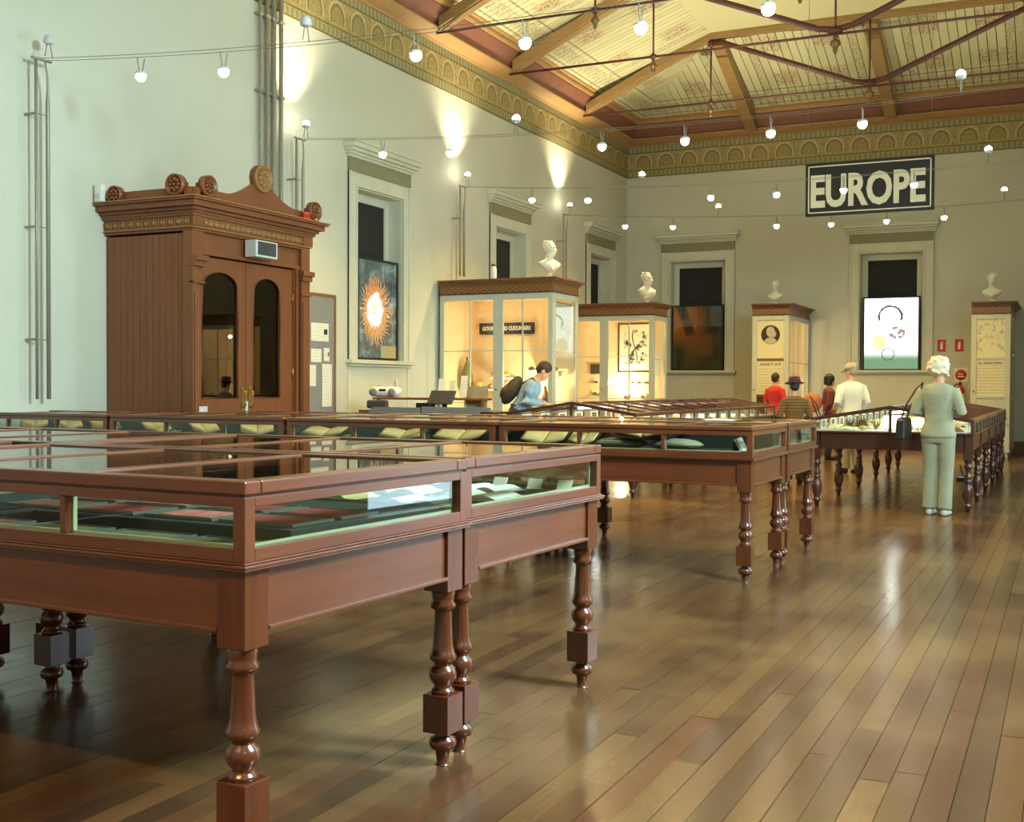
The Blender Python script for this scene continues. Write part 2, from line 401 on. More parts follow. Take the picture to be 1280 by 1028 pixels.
x = XE-CE[0][0]-BW
while x > 9.0:
    if x+BW <= XK+.001:
        o = link('board', m_full, None, ceil); o.location.x = x
    else:
        f = lambda q: max(0, min(1, (XE-CE[0][0]-q)/(XE-CE[0][0]-XK)))
        o = obj('board', slope_board(x, x+BW-GAP, f(x), f(x+BW-GAP)), M_['board'], ceil)
    o['edge'] = float(edge_dist(x+BW/2)); x -= BW
rest = MB()
rest.box((XN, YR+3.02, 8.56), (XK, YL-3.02, 8.60))                  # flat middle
for q in (slope_board(XN, 9.0), slope_board(XN, XK, side=-1), slope_board(XK, XE-.5, 1, 0, side=-1)): rest.add(q.v, q.f)
ro = obj('soffit', rest, M_['board'], ceil)
ro['edge'] = 2.0
# hip boards of the far end
y = YL-CE[0][0]-BW; n_h = 0
HIPR = [6.55, YM, 2*YM-6.55]
while y > YR+CE[0][0]:
    f = lambda q: max(0.0, min(1.0, min((YL-CE[0][0]-q), (q-(YR+CE[0][0])))/(CE[1][0]-CE[0][0])))
    x0 = XE-CE[0][0]; dx = XK-x0; dz = sl.z
    ya, yb = y, y+BW-GAP
    def P(yy, t, k): return (x0+dx*t, yy, CE[0][1]+dz*t+(TH if k else 0))
    mb = MB().add([P(ya, 0, 0), P(yb, 0, 0), P(yb, f(yb), 0), P(ya, f(ya), 0), P(ya, 0, 1), P(yb, 0, 1), P(yb, f(yb), 1), P(ya, f(ya), 1)],
                  [(0, 1, 2, 3), (4, 7, 6, 5), (0, 4, 5, 1), (1, 5, 6, 2), (2, 6, 7, 3), (3, 7, 4, 0)])
    o = obj('board', mb, M_['board'], ceil); o['edge'] = float(min(abs(y+BW/2-t) for t in HIPR)); y -= BW
# hip rafters
for i, yy in enumerate(HIPR):
    a = Vector((XE-.30, yy, 7.30)); b = Vector((XK, yy, 8.50))
    d = (b-a).normalized(); nz = Vector((d.z, 0, -d.x)) if d.x < 0 else Vector((-d.z, 0, d.x))
    w = .12; h = .13
    R = [[tuple(p + Vector((0, s1*w, 0)) + Vector((0, 0, s2*h))) for s1, s2 in ((-1, -1), (1, -1), (1, 1), (-1, 1))] for p in (a, b)]
    o = tag(struct(obj(f'hip_rafter_beam', MB().rings(R, True, False), M_['rib'], ceil)), None, None)
# ------------------------------------------------------------------ roof trusses
def truss(x, label, near=False):
    t = thing('roof_truss', label, 'roof truss', (x, YM, 0), 0, 'roof trusses', 'structure')
    hw = (YL-YR)/2
    pr = [(hw-.30, 7.24), (hw-3.02, 8.50), (-(hw-3.02), 8.50), (-(hw-.30), 7.24)]
    w, h = .12, .16
    for i, nm in ((0, 'rafter'), (1, 'collar_beam'), (2, 'rafter')):
        (y0, z0), (y1, z1) = pr[i], pr[i+1]
        v = [(sx*w, y, z+sz) for (y, z) in ((y0, z0), (y1, z1)) for sx, sz in ((-1, -.02), (1, -.02), (1, h), (-1, h))]
        mb = MB().rings([v[:4], v[4:]], True, False)
        v = [(sx*(w-.04), y, z+sz) for (y, z) in ((y0, z0), (y1, z1)) for sx, sz in ((-1, -.05), (1, -.05), (1, 0), (-1, 0))]
        mb.rings([v[:4], v[4:]], True, False)
        obj(nm, mb, M_['rib'], t, .01)
    zt = 7.17
    obj('tie_rod', MB().tube([(0, hw-.2, zt), (0, -hw+.2, zt)], .022, 8), M_['iron'], t)
    for sgn in (1, -1):
        obj('strut', MB().tube([(0, sgn*(hw-3.0), 8.38), (0, sgn*(hw-3.25), 8.36), (0, sgn*.28, zt+.12), (0, sgn*.02, zt+.08)], .052, 10), M_['iron'], t)
        mb = MB().tube([(0, sgn*(hw-3.0), 8.42), (0, sgn*(hw-3.0), zt-.02)], .018, 8).ball((0, sgn*(hw-3.0), 8.36), .07).ball((0, sgn*(hw-3.0), zt), (.05, .07, .05))
        obj('hanger_rod', mb, M_['iron'], t)
        pd = MB().lathe([(.012, .0), (.035, -.03), (.02, -.05), (.055, -.09), (.07, -.12), (.05, -.15), (.03, -.19), (.035, -.2), (.012, -.26)], 12, Matrix.Translation((0, sgn*(hw-3.0), zt-.04)))
        obj('pendant', pd, M_['bronze'], t)
    obj('hanger_rod', MB().tube([(0, 0, 8.45), (0, 0, zt)], .018, 8).ball((0, 0, zt+.05), (.09, .13, .05)), M_['iron'], t)
    obj('pendant', MB().lathe([(.012, .0), (.05, -.03), (.03, -.06), (.08, -.10), (.09, -.14), (.06, -.18), (.035, -.22), (.045, -.24), (.014, -.31)], 12, Matrix.Translation((0, 0, zt-.02))), M_['bronze'], t)
for i, x in enumerate(TRUSS[:5]):
    truss(x, ['ochre timber roof truss nearest the far hipped end', 'ochre roof truss second from the far hipped end', 'ochre roof truss third from the far hipped end, cut by the top of the frame',
              'ochre roof truss fourth from the far end above the brown porch', 'ochre roof truss fifth from the far end over the long display tables'][i])

# ------------------------------------------------------------------ windows: built facing -Y about a local origin on the wall face, then turned
def frame_ring(w0, w1, z0, z1, t, d0, d1):
    """rectangular frame of face width t between local x w0..w1 and z0..z1, depth d0..d1"""
    return MB().box((w0, d0, z0), (w0+t, d1, z1)).box((w1-t, d0, z0), (w1, d1, z1)).box((w0+t, d0, z1-t), (w1-t, d1, z1)).box((w0+t, d0, z0), (w1-t, d1, z0+t))
def window(n, loc, rz, label):
    t = thing(f'window_{n}', label, None, loc, rz, kind='structure')
    h = OW/2; o = .215
    a = MB().box((-h-o, -.035, OZ0), (-h, 0, OZ1+o)).box((h, -.035, OZ0), (h+o, 0, OZ1+o)).box((-h, -.035, OZ1), (h, 0, OZ1+o))
    a.box((-h-o, -.055, OZ0), (-h-o+.05, 0, OZ1+o)).box((h+o-.05, -.055, OZ0), (h+o, 0, OZ1+o)).box((-h-.035, -.05, OZ0), (-h, -.03, OZ1+.035)).box((h, -.05, OZ0), (h+.035, -.03, OZ1+.035)).box((-h, -.05, OZ1), (h, -.03, OZ1+.035))
    obj('architrave', a, M_['trim'], t, .006)
    obj('frieze_panel', B((-h-o, -.05, OZ1+o), (h+o, 0, OZ1+o+.20)), M_['greenp'], t)
    c = MB(); z = OZ1+o+.20
    for d, za, zb in ((.07, 0, .04), (.10, .04, .08), (.15, .08, .13), (.20, .13, .20), (.22, .20, .235)):
        c.box((-h-o-d*.55, -d, z+za), (h+o+d*.55, 0, z+zb))
    obj('cornice', c, M_['trim'], t, .008)
    s = MB().box((-h-o-.05, -.12, OZ0-.06), (h+o+.05, 0, OZ0)).box((-h-o-.02, -.06, OZ0-.10), (h+o+.02, 0, OZ0-.06)); s.box((-h, 0, OZ0-.04), (h, .34, OZ0))
    obj('sill', s, M_['trim'], t, .008)
    ap = MB().box((-h-o, -.02, .26), (-h-o+.05, 0, OZ0-.1)).box((h+o-.05, -.02, .26), (h+o, 0, OZ0-.1)).box((-h-o+.05, -.008, .26), (h+o-.05, 0, OZ0-.1))
    obj('apron_panel', ap, M_['trim'], t)
    rv = MB().box((-h-.001, 0, OZ0), (-h+.02, .34, OZ1)).box((h-.02, 0, OZ0), (h+.001, .34, OZ1)).box((-h+.02, 0, OZ1-.02), (h-.02, .34, OZ1+.001))
    obj('reveal', rv, M_['trim'], t)
    zm = (OZ0+OZ1)/2+.05
    fr = frame_ring(-h+.02, h-.02, OZ0, OZ1-.02, .13, .22, .34); obj('box_frame', fr, M_['trim'], t, .006)
    for nm, za, zb, dy in (('upper_sash', zm-.03, OZ1-.14, .30), ('lower_sash', OZ0+.12, zm+.03, .26)):
        q = obj(nm, frame_ring(-h+.14, h-.14, za, zb, .06, dy, dy+.035), M_['trim'], t, .004)
        obj('pane', B((-h+.2, dy+.012, za+.06), (h-.2, dy+.018, zb-.06)), M_['glass'], q)
    obj('blind', B((-h+.15, .345, OZ0), (h-.15, .352, OZ1-.12)), M_['blind'], t)
    obj('blind_front', B((-h+.145, .245, OZ0+.14), (h-.145, .252, OZ1-.155)), M_['blind'], t)
    return t
WLAB = ['tall white framed window on the left wall holding the glowing flower picture', 'tall window on the left wall half hidden by the larger display cabinet', 'tall window on the left wall nearest the far corner',
        'tall window on the far wall holding the dark picture', 'tall window on the far wall holding the bright lit picture']
for i, x in enumerate(WL): window(i+1, (x, YL, 0), 0, WLAB[i])
for i, y in enumerate(WE): window(i+4, (XE, y, 0), -pi/2, WLAB[3+i])

# lit pictures standing in the window recesses
def picmat(kind):
    t = NT('picture_'+kind); v = t.xyz(t.objc()); x, z = v[0], v[2]; p = t.objc()     # local x across, z up from the centre of the picture
    if kind == 'flower':
        # backdrop of blue greys with light leaf gaps, protea of orange petals round a white heart
        bg = t.ramp(t.noise(p, 4, 5, .65), [(.3, sr(40, 48, 42)), (.5, sr(74, 88, 86)), (.75, sr(150, 172, 160))])
        cx, cz = -.09, -.02
        dx = t.math('MULTIPLY', t.math('SUBTRACT', x, cx), 1.15); dz = t.math('MULTIPLY', t.math('SUBTRACT', z, cz), .92)
        r = t.math('SQRT', t.math('ADD', t.math('MULTIPLY', dx, dx), t.math('MULTIPLY', dz, dz))); a = t.math('ADD', t.math('ARCTAN2', dz, dx), t.math('MULTIPLY', t.math('SUBTRACT', t.noise(p, 3.5, 2), .5), .7))
        r = t.math('ADD', r, t.math('MULTIPLY', t.math('SUBTRACT', t.noise(p, 6, 2), .5), .16)); r = t.math('SUBTRACT', r, t.math('MULTIPLY', dx, .10))
        pet = t.math('ADD', .42, t.math('MULTIPLY', t.math('SINE', t.math('MULTIPLY', a, 44.0)), .09))
        pet = t.math('ADD', pet, t.math('MULTIPLY', t.math('SINE', t.math('MULTIPLY', a, 17.0)), .03))
        f1 = t.step(t.math('SUBTRACT', pet, r), 0, .015)
        stripe = t.math('SINE', t.math('ADD', t.math('MULTIPLY', a, 76.0), t.math('MULTIPLY', r, 20.0)))
        oc = t.mix(t.step(stripe, 0, .5), sr(176, 84, 26), sr(255, 190, 110))
        c = t.mix(f1, bg, oc)
        hr = t.math('ADD', .19, t.math('MULTIPLY', t.noise(p, 9, 3), .12))
        c = t.mix(t.step(t.math('SUBTRACT', hr, r), 0, .03), c, (1, .98, .86, 1))
        c = t.mix(t.band(r, .05, .07, .012), c, sr(210, 220, 90))
        c = t.mix(t.math('MULTIPLY', t.math('LESS_THAN', z, -.55), t.math('GREATER_THAN', x, .1)), c, sr(170, 150, 92))
        e = 1.25
    elif kind == 'bright':
        bg = t.mix(t.step(z, -.42, .16), sr(84, 108, 84), (1, 1, 1, 1))
        n = t.noise(p, 5, 4, .6)
        ell = lambda cx, cz, sx, sz: t.math('SQRT', t.math('ADD', t.math('POWER', t.math('DIVIDE', t.math('SUBTRACT', x, cx), sx), 2.0), t.math('POWER', t.math('DIVIDE', t.math('SUBTRACT', z, cz), sz), 2.0)))
        c = bg
        wob = t.math('MULTIPLY', t.math('SUBTRACT', t.noise(p, 14, 2), .5), .25)
        c = t.mix(t.math('MULTIPLY', t.band(t.math('ADD', ell(-.02, .38, .24, .22), wob), .90, 1.10, .05), t.step(z, .28, .03)), c, sr(24, 30, 44))
        c = t.mix(t.math('MULTIPLY', t.step(t.math('SUBTRACT', 1.0, ell(-.25, -.18, .17, .20)), .05, .2), .8), c, sr(214, 160, 50))
        c = t.mix(t.math('MULTIPLY', t.math('MULTIPLY', t.step(t.math('SUBTRACT', 1.0, ell(.12, .02, .2, .16)), .05, .2), t.step(n, .5, .04)), .9), c, sr(96, 20, 34))
        c = t.mix(t.math('MULTIPLY', t.math('MULTIPLY', t.step(t.math('SUBTRACT', 1.0, ell(.33, .17, .13, .1)), .05, .2), t.step(n, .46, .04)), .8), c, sr(236, 200, 120))
        c = t.mix(t.math('MULTIPLY', t.math('MULTIPLY', t.step(t.math('SUBTRACT', 1.0, ell(-.33, .12, .14, .22)), .05, .2), t.step(n, .52, .04)), .6), c, sr(214, 140, 150))
        c = t.mix(t.math('MULTIPLY', t.band(t.math('ADD', ell(-.06, -.45, .13, .13), wob), .92, 1.08, .05), .9), c, sr(50, 48, 30))
        c = t.mix(t.math('MULTIPLY', t.math('MULTIPLY', t.step(t.math('SUBTRACT', 1.0, ell(.3, -.2, .16, .14)), .05, .2), t.step(n, .55, .03)), .8), c, sr(110, 130, 130))
        e = 2.6
    else:
        n = t.noise(p, 3, 4, .6)
        c = t.ramp(n, [(.3, sr(34, 34, 26)), (.6, sr(74, 70, 52)), (.8, sr(110, 98, 70))])
        glow = t.step(t.math('SUBTRACT', .55, t.math('SQRT', t.math('ADD', t.math('POWER', t.math('ADD', x, .35), 2.0), t.math('POWER', t.math('SUBTRACT', z, .42), 2.0)))), .1, .3)
        c = t.mix(t.math('MULTIPLY', glow, .85), c, sr(214, 112, 44))
        trunk = t.math('MULTIPLY', t.step(t.math('SUBTRACT', .12, t.math('ABSOLUTE', t.math('SUBTRACT', t.math('ADD', x, .14), t.math('MULTIPLY', z, -.35)))), 0, .04), t.step(z, .05, .06))
        c = t.mix(t.math('MULTIPLY', trunk, .9), c, sr(44, 32, 24))
        mid = t.math('MULTIPLY', t.band(z, -.42, .12, .08), t.band(x, -.28, .36, .06))
        c = t.mix(t.math('MULTIPLY', mid, .55), c, sr(150, 84, 44))
        t.set(c, .25, Coat_Weight=.4); return t.m
    t.set((.02, .02, .02, 1), .2, Emission_Color=c, Emission_Strength=e); return t.m
def picture(name, label, cat, loc, rz, w, h, mat):
    t = thing(name, label, cat, loc, rz)
    obj('frame', frame_ring(-w/2, w/2, 0, h, .035, -.05, .05), M_['black'], t, .003)
    obj('backing', B((-w/2+.02, 0, .02), (w/2-.02, .04, h-.02)), M_['black'], t)
    obj('print', B((-w/2+.035, -.006, -h/2+.035), (w/2-.035, 0, h/2-.035)), mat, t, M=Matrix.Translation((0, -.02, h/2)))
    obj('pane', B((-w/2+.035, -.032, .035), (w/2-.035, -.028, h-.035)), M_['glass'], t)
    return t
picture('light_box', 'glowing picture of an orange and white flower in the left window', 'picture', (WL[0]-.085, YL+.0, OZ0+.005), 0, 1.17, 1.55, picmat('flower'))
picture('light_box', 'brightly lit white picture with flowers in the window beside the fire signs', 'picture', (XE-.01, WE[1]-.02, OZ0-.01), -pi/2, 1.20, 1.62, picmat('bright'))
picture('framed_picture', 'dark orange and black picture in the far window behind the oak cabinets', 'picture', (XE-.01, WE[0]-.01, OZ0-.01), -pi/2, 1.24, 1.55, picmat('dark'))

# ------------------------------------------------------------------ wall conduits and cable lights
def cable_post(x, zt, zb, label):
    t = thing('cable_light_post', label, 'pipe', (x, YL, 0), group='steel posts of the cable lights')
    obj('tube', MB().tube([(-.06, -.16, zb), (-.06, -.16, zt)], .016, 8), M_['steel'], t)
    obj('tube', MB().tube([(.09, -.16, zb), (.09, -.16, zt-.42), (.085, -.17, zt-.3), (.05, -.2, zt-.14), (.0, -.22, zt-.02)], [.022, .022, .014, .010, .010], 8), M_['steel'], t)
    obj('cross_arm', MB().tube([(-.13, -.18, zt), (.12, -.18, zt)], .014, 8), M_['steel'], t)
    z = zt-.55
    while z > zb:
        obj('clamp', MB().tube([(-.06, -.16, z), (.09, -.16, z)], .006, 6).box((-.07, -.165, z-.012), (-.05, -.004, z+.012)), M_['steel'], t); z -= 1.15
POSTS = [(8.72, 4.66, 1.2, 'pair of steel tubes on the wall left of the brown porch'), (13.15, 4.71, 0.02, 'pair of steel tubes on the wall between porch and flower picture'),
         (17.88, 4.80, 3.26, 'pair of short steel tubes above the larger display cabinet'), (22.45, 4.93, 3.2, 'pair of short steel tubes behind the bust on the larger cabinet')]
for p in POSTS: cable_post(*p)
for i, (x, lab) in enumerate(((12.42, 'leftmost of four conduits rising to the frieze behind the porch'), (12.57, 'second of four conduits rising to the frieze behind the porch'),
                              (12.71, 'third of four conduits rising to the frieze behind the porch'), (12.87, 'rightmost of four conduits rising to the frieze behind the porch'))):
    t = thing('conduit', lab, 'pipe', (x, YL, 0), group='conduits behind the porch')
    r = (.02, .03, .034, .03)[i]
    obj('tube', MB().tube([(0, -.07, .02), (0, -.07, 7.09)], r, 10), M_['steel'], t)
    for z in (1.5, 3.3, 5.2, 6.2): obj('clamp', B((-r-.02, -.10, z), (r+.02, -.004, z+.03)), M_['steel'], t)
# cables (two parallel wires each) and lamps
ANG = {}
def sag(y, zt): u = (y-YL+.205)/(YR-YL); return zt - .30*4*max(0, u)*(1-max(0, u))*1.0
def lamp(x, y, zc, up_, on, label, energy, ang=150):
    t = thing('halogen_lamp', label, 'lamp', (x, y, zc), 0, 'halogen lamps on the cables')
    s = 1 if up_ else -1
    obj('arm', MB().tube([(-.05, 0, s*.022), (-.02, .0, s*.16)], .006, 6).tube([(.05, 0, s*.022), (.02, 0, s*.16)], .006, 6), M_['steel'], t)
    obj('shade', MB().lathe([(.02, .0), (.05, s*.01), (.055, s*.035), (.05, s*.035), (.02, s*.012)], 12, Matrix.Translation((0, 0, s*.15))), M_['lightgrey'], t)
    obj('bulb', MB().ball((0, 0, s*.20), .05, 12, 8), M_['bulb'] if on else M_['lightgrey'], t)
    if on:
        l = light('lamp_glow', 'SPOT', (0, 0, s*.29), energy, (1, .86, .60) if up_ else LAMP_C, t, aim=(0, 0, s), spot_size=rad(ang if y < 9 else 95), spot_blend=1.0, shadow_soft_size=.05)
    return t
ORD = ['first', 'second', 'third', 'fourth', 'fifth', 'sixth', 'seventh', 'eighth', 'ninth']
ROWN = ['row over the brown porch', 'row starting beside the flower picture', 'row starting above the larger cabinet', 'row nearest the far wall']
for k, (x, zt, zb, _) in enumerate(POSTS):
    t = thing('lighting_cable', f'pair of thin lighting wires strung across the hall, {ROWN[k]}', 'cable', (x, YL, 0), group='lighting wires')
    for dx in (-.05, .05):
        obj('wire', MB().tube([(dx, y-YL, sag(y, zt)) for y in [YL-.205-i*(YL-.21-YR)/48 for i in range(49)]], .0032, 5), M_['wire'], t)
    for i, y in enumerate((9.38, 8.16, 7.15, 6.22, 5.08, 4.05, 3.05, 2.05, 1.05)):
        upw = i in (0, 3, 8)
        on = not (k == 0 and i in (0, 3))
        e = LAMP_W*(1.0 if k else .12)
        if i == 0: e = UP_W
        elif upw: e = (460 if i == 3 else 180) if k else 20
        lamp(x, y, sag(y, zt), upw, on, f"{ORD[i]} halogen lamp from the left wall, {'pointing up, ' if upw else ''}{ROWN[k]}", e)

# ------------------------------------------------------------------ hanging sign
def text_mesh(body, size, depth, mat, parent, name, M, align='CENTER', bold=0, sx=1.0):
    c = bpy.data.curves.new(name, 'FONT'); c.body = body; c.size = size; c.extrude = depth; c.align_x = align; c.align_y = 'CENTER'; c.offset = bold
    c.resolution_u = 3
    o = bpy.data.objects.new(name, c); COL.objects.link(o)
    me = bpy.data.meshes.new_from_object(o.evaluated_get(bpy.context.evaluated_depsgraph_get())); me.name = name
    bpy.data.objects.remove(o); bpy.data.curves.remove(c)
    me.materials.clear(); me.materials.append(mat)
    me.transform(Matrix.Diagonal((sx, 1, 1, 1)))
    return link(name, me, None, parent, M)
FACE_NX = Matrix(((0, 0, -1, 0), (-1, 0, 0, 0), (0, 1, 0, 0), (0, 0, 0, 1)))      # text plane facing -X, reading towards -Y
FACE_NY = Matrix(((1, 0, 0, 0), (0, 0, -1, 0), (0, 1, 0, 0), (0, 0, 0, 1)))        # text plane facing -Y, reading towards +X
sg = thing('hanging_sign', 'black EUROPE sign with white letters hanging on two wires', 'sign', (20.0, 3.012, 0))
obj('board', B((0, -1.03, 4.245), (.06, 1.03, 5.13)), M_['black'], sg, .004)
br = MB()
for a, b in (((-.985, 4.29), (.985, 4.31)), ((-.985, 5.065), (.985, 5.085)), ((-.985, 4.29), (-.965, 5.085)), ((.965, 4.29), (.985, 5.085))): br.box((-.004, a[0], a[1]), (.0, b[0], b[1]))
obj('border', br, M_['cream'], sg)
W_ = text_mesh('EUROPE', .74, .004, M_['cream'], sg, 'lettering', Matrix.Translation((-.004, .02, 4.655)) @ FACE_NX, bold=.026, sx=1)
xs = [v.co.x for v in W_.data.vertices]; ys = [v.co.y for v in W_.data.vertices]
W_.data.transform(Matrix.Diagonal((1.84/(max(xs)-min(xs)), .56/(max(ys)-min(ys)), 1, 1)) @ Matrix.Translation((-(max(xs)+min(xs))/2, -(max(ys)+min(ys))/2, 0)))
for y in (-.98, 1.0): obj('wire', MB().tube([(.03, y, 5.13), (.03, y, 8.56)], .004, 5), M_['wire'], sg)

# ------------------------------------------------------------------ display tables
for y, q in ((3.3, 'left'), (1.9, 'right')): lamp(-.6, y, 4.62, False, True, q+' halogen lamp of the pair over the nearest table front', LAMP_W*2.6, 120)
for y, q in ((-.7, 'left'), (-1.7, 'right')): lamp(5.6, y, 4.62, False, True, q+' halogen lamp of the pair over the open floor', LAMP_W*1.1, 95)
LEG = [(.030, 0), (.020, .004), (.026, .05), (.030, .055), (.044, .062), (.050, .078), (.046, .094), (.030, .104), (.028, .118), (.040, .122)]
LEG2 = [(.040, .255), (.042, .268), (.034, .274), (.030, .285), (.046, .305), (.050, .325), (.044, .345), (.030, .357), (.036, .368), (.047, .378), (.048, .392), (.042, .402), (.036, .43),
        (.033, .49), (.030, .55), (.031, .555), (.044, .562), (.046, .575), (.038, .586), (.040, .60), (.044, .625)]
LEGB = [(.022, 0), (.028, .05), (.042, .06), (.046, .075), (.030, .09), (.034, .11), (.056, .18), (.060, .23), (.050, .285), (.030, .315), (.044, .33), (.044, .345), (.028, .36), (.044, .378), (.044, .392),
        (.028, .41), (.030, .47), (.046, .485), (.046, .505), (.030, .52), (.036, .545), (.046, .56), (.046, .575)]
def leg_mesh(kind, blk, zb, ztop, mat):
    mb = MB()
    if kind == 0:
        mb.lathe(LEG, 18); mb.box((-.052, -.052, .120), (.052, .052, .256)); mb.lathe(LEG2, 18)
    else: mb.lathe(LEGB, 16)
    mb.box((-blk, -blk, zb), (blk, blk, ztop))
    me = mb.mesh('leg'); me.materials.append(mat); return me
def flat_table(name, label, d, l, group, loc, rz, panes=3, mah='mah', mahx='mahx', zt=1.09, bed='baize'):
    """glass-topped case: local x is the depth (front at -d/2), y the length (right end at -l/2)"""
    t = thing(name, label, 'display table', loc, rz, group)
    m, mx = M_[mah], M_[mahx]
    X0, X1, Y0, Y1 = -d/2, d/2, -l/2, l/2
    bk = .05; ins = .012
    lm = leg_mesh(0, bk, .625, .845, M_['mahz'])
    for sx in (-1, 1):
        for sy in (-1, 1):
            o = link('leg', lm, None, t); o.location = (sx*(d/2-bk-.01), sy*(l/2-bk-.01), 0)
            bv = o.modifiers.new('bevel', 'BEVEL'); bv.width = .002; bv.segments = 1; bv.limit_method = 'ANGLE'; bv.angle_limit = rad(60)
    e = 2*bk+.01
    for nm, a, b, bd, mt in (('front_apron', (X0+.022, Y0+e, .675), (X0+.05, Y1-e, .845), ((X0+.006, Y0+e, .668), (X0+.05, Y1-e, .682)), m),
                         ('back_apron', (X1-.05, Y0+e, .675), (X1-.022, Y1-e, .845), ((X1-.05, Y0+e, .668), (X1-.006, Y1-e, .682)), m),
                         ('end_apron', (X0+e, Y0+.022, .675), (X1-e, Y0+.05, .845), ((X0+e, Y0+.006, .668), (X1-e, Y0+.05, .682)), mx),
                         ('end_apron', (X0+e, Y1-.05, .675), (X1-e, Y1-.022, .845), ((X0+e, Y1-.05, .668), (X1-e, Y1-.006, .682)), mx)):
        ap = obj(nm, B(a, b), mt, t); obj('bead', B(*bd), mt, ap, .003)
    mo = MB().box((X0-.012, Y0-.012, .845), (X1+.012, Y1+.012, .852)).box((X0-.016, Y0-.016, .852), (X1+.016, Y1+.016, .862)).box((X0-.006, Y0-.006, .862), (X1+.006, Y1+.006, .868))
    obj('moulding', mo, m, t, .003)
    # glazed case
    p = .042
    cs = MB()
    for sx in (0, 1):
        for sy in (0, 1):
            x = X0 if sx == 0 else X1-p; y = Y0 if sy == 0 else Y1-p; cs.box((x, y, .868), (x+p, y+p, 1.046))
    for x in (X0, X1-p+.01):
        cs.box((x, Y0+p, .868), (x+p-.01, Y1-p, .905)); cs.box((x, Y0+p, 1.018), (x+p-.01, Y1-p, 1.046))
        for k in range(1, panes): yy = Y0+(Y1-Y0)*k/panes; cs.box((x+.004, yy-.011, .905), (x+p-.014, yy+.011, 1.018))
    obj('case_frame', cs, m, t, .002)
    for y in (Y0, Y1-p+.01): parts('end_rail', [((X0+p, y, .868), (X1-p, y+p-.01, .905)), ((X0+p, y, 1.018), (X1-p, y+p-.01, 1.046))], mx, t, .002)
    fi = MB()
    for x, s in ((X0+.034, 1), (X1-.034, -1)):
        a, b = sorted((x, x+s*.010)); fi.box((a, Y0+.04, .900), (b, Y1-.04, .911))
        for k in range(1, panes): yy = Y0+(Y1-Y0)*k/panes; fi.box((a, yy-.014, .905), (b+.004, yy+.014, 1.03))
    for y, s in ((Y0+.034, 1), (Y1-.034, -1)):
        a, b = sorted((y, y+s*.010)); fi.box((X0+.04, a, .900), (X1-.04, b, .911))
        for x in (X0+.034, X1-.05): fi.box((x, a, .905), (x+.016, b, 1.03))
    obj('fillet', fi, M_['pale'], t)
    for k in range(panes):
        ya, yb = Y0+(Y1-Y0)*k/panes+.012, Y0+(Y1-Y0)*(k+1)/panes-.012
        for x in (X0+.018, X1-.022): obj('side_pane', B((x, ya, .903), (x+.004, yb, 1.02)), M_['glass'], t)
    for y in (Y0+.018, Y1-.022): obj('end_pane', B((X0+.03, y, .903), (X1-.03, y+.004, 1.02)), M_['glass'], t)
    obj('bed', B((X0+.045, Y0+.045, .868), (X1-.045, Y1-.045, .884)), M_[bed], t)
    parts('lid_stile', [((X0-.002, Y0-.002, 1.052), (X0+.065, Y1+.002, zt)), ((X1-.065, Y0-.002, 1.052), (X1+.002, Y1+.002, zt))], m, t, .005)
    parts('lid_rail', [((X0+.065, Y0-.002, 1.052), (X1-.065, Y0+.065, zt)), ((X0+.065, Y1-.065, 1.052), (X1-.065, Y1+.002, zt))]
          + [((X0+.065, Y0+(Y1-Y0)*k/panes-.03, 1.056), (X1-.065, Y0+(Y1-Y0)*k/panes+.03, zt-.002)) for k in range(1, panes)], mx, t, .005)
    obj('lid_groove', MB().box((X0+.01, Y0+.01, 1.046), (X0+.04, Y1-.01, 1.052)).box((X1-.04, Y0+.01, 1.046), (X1-.01, Y1-.01, 1.052)).box((X0+.04, Y0+.01, 1.046), (X1-.04, Y0+.04, 1.052)).box((X0+.04, Y1-.04, 1.046), (X1-.04, Y1-.01, 1.052)), M_['dark'], t)
    for k in range(panes):
        ya, yb = Y0+(Y1-Y0)*k/panes+(.065 if k == 0 else .03), Y0+(Y1-Y0)*(k+1)/panes-(.065 if k == panes-1 else .03)
        obj('top_pane', B((X0+.065, ya, zt-.012), (X1-.065, yb, zt-.007)), M_['glass'], t)
    return t
def local(loc, rz): return Matrix.Translation(loc) @ Matrix.Rotation(rz, 4, 'Z')
G1 = 'glass topped display tables by the camera'
R1 = rad(-3.2)
T1 = ((3.105+.06, 1.965+1.075, 0), R1); T2 = ((4.32+.06, 1.925+1.075, 0), R1)
def along(T, dx, dy): v = Matrix.Rotation(T[1], 4, 'Z') @ Vector((dx, dy, 0)); return ((T[0][0]+v.x, T[0][1]+v.y, 0), T[1])
flat_table('display_table', 'nearest glass topped mahogany display table holding red framed cards', 1.165, 2.15, G1, *T1)
flat_table('display_table', 'mahogany display table right behind the nearest one, with open papers', 1.18, 2.15, G1, *T2)
T1L = along(T1, 0, 2.42); T2L = along(T2, 0, 2.19)
flat_table('display_table', 'mahogany display table cut by the left edge of the photo, behind the nearest', 1.165, 2.15, G1, *T1L, bed='greybaize')
flat_table('display_table', 'farther mahogany display table cut by the left edge of the photo', 1.18, 2.15, G1, *T2L)
G3 = 'long row of glass topped book tables'
R3 = rad(-1.0)
ORD2 = ['right-hand end', 'second place from the right', 'third place from the right', 'left-hand end']
FRONT = []
for i in range(4):
    y = 1.915+.985+i*1.99
    loc = (8.41+.035*i, y, 0); FRONT.append((loc, R3))
    flat_table('book_table', f'front row mahogany book table at the {ORD2[i]} of the long row', 1.0, 1.945, G3, loc, R3, zt=1.08)
    if i < 3: flat_table('book_table', f'back row mahogany book table at the {ORD2[i] if i != 2 else "left end"} of the long row', 1.0, 1.945, G3, (loc[0]+1.05, y-.02, 0), R3, zt=1.08)

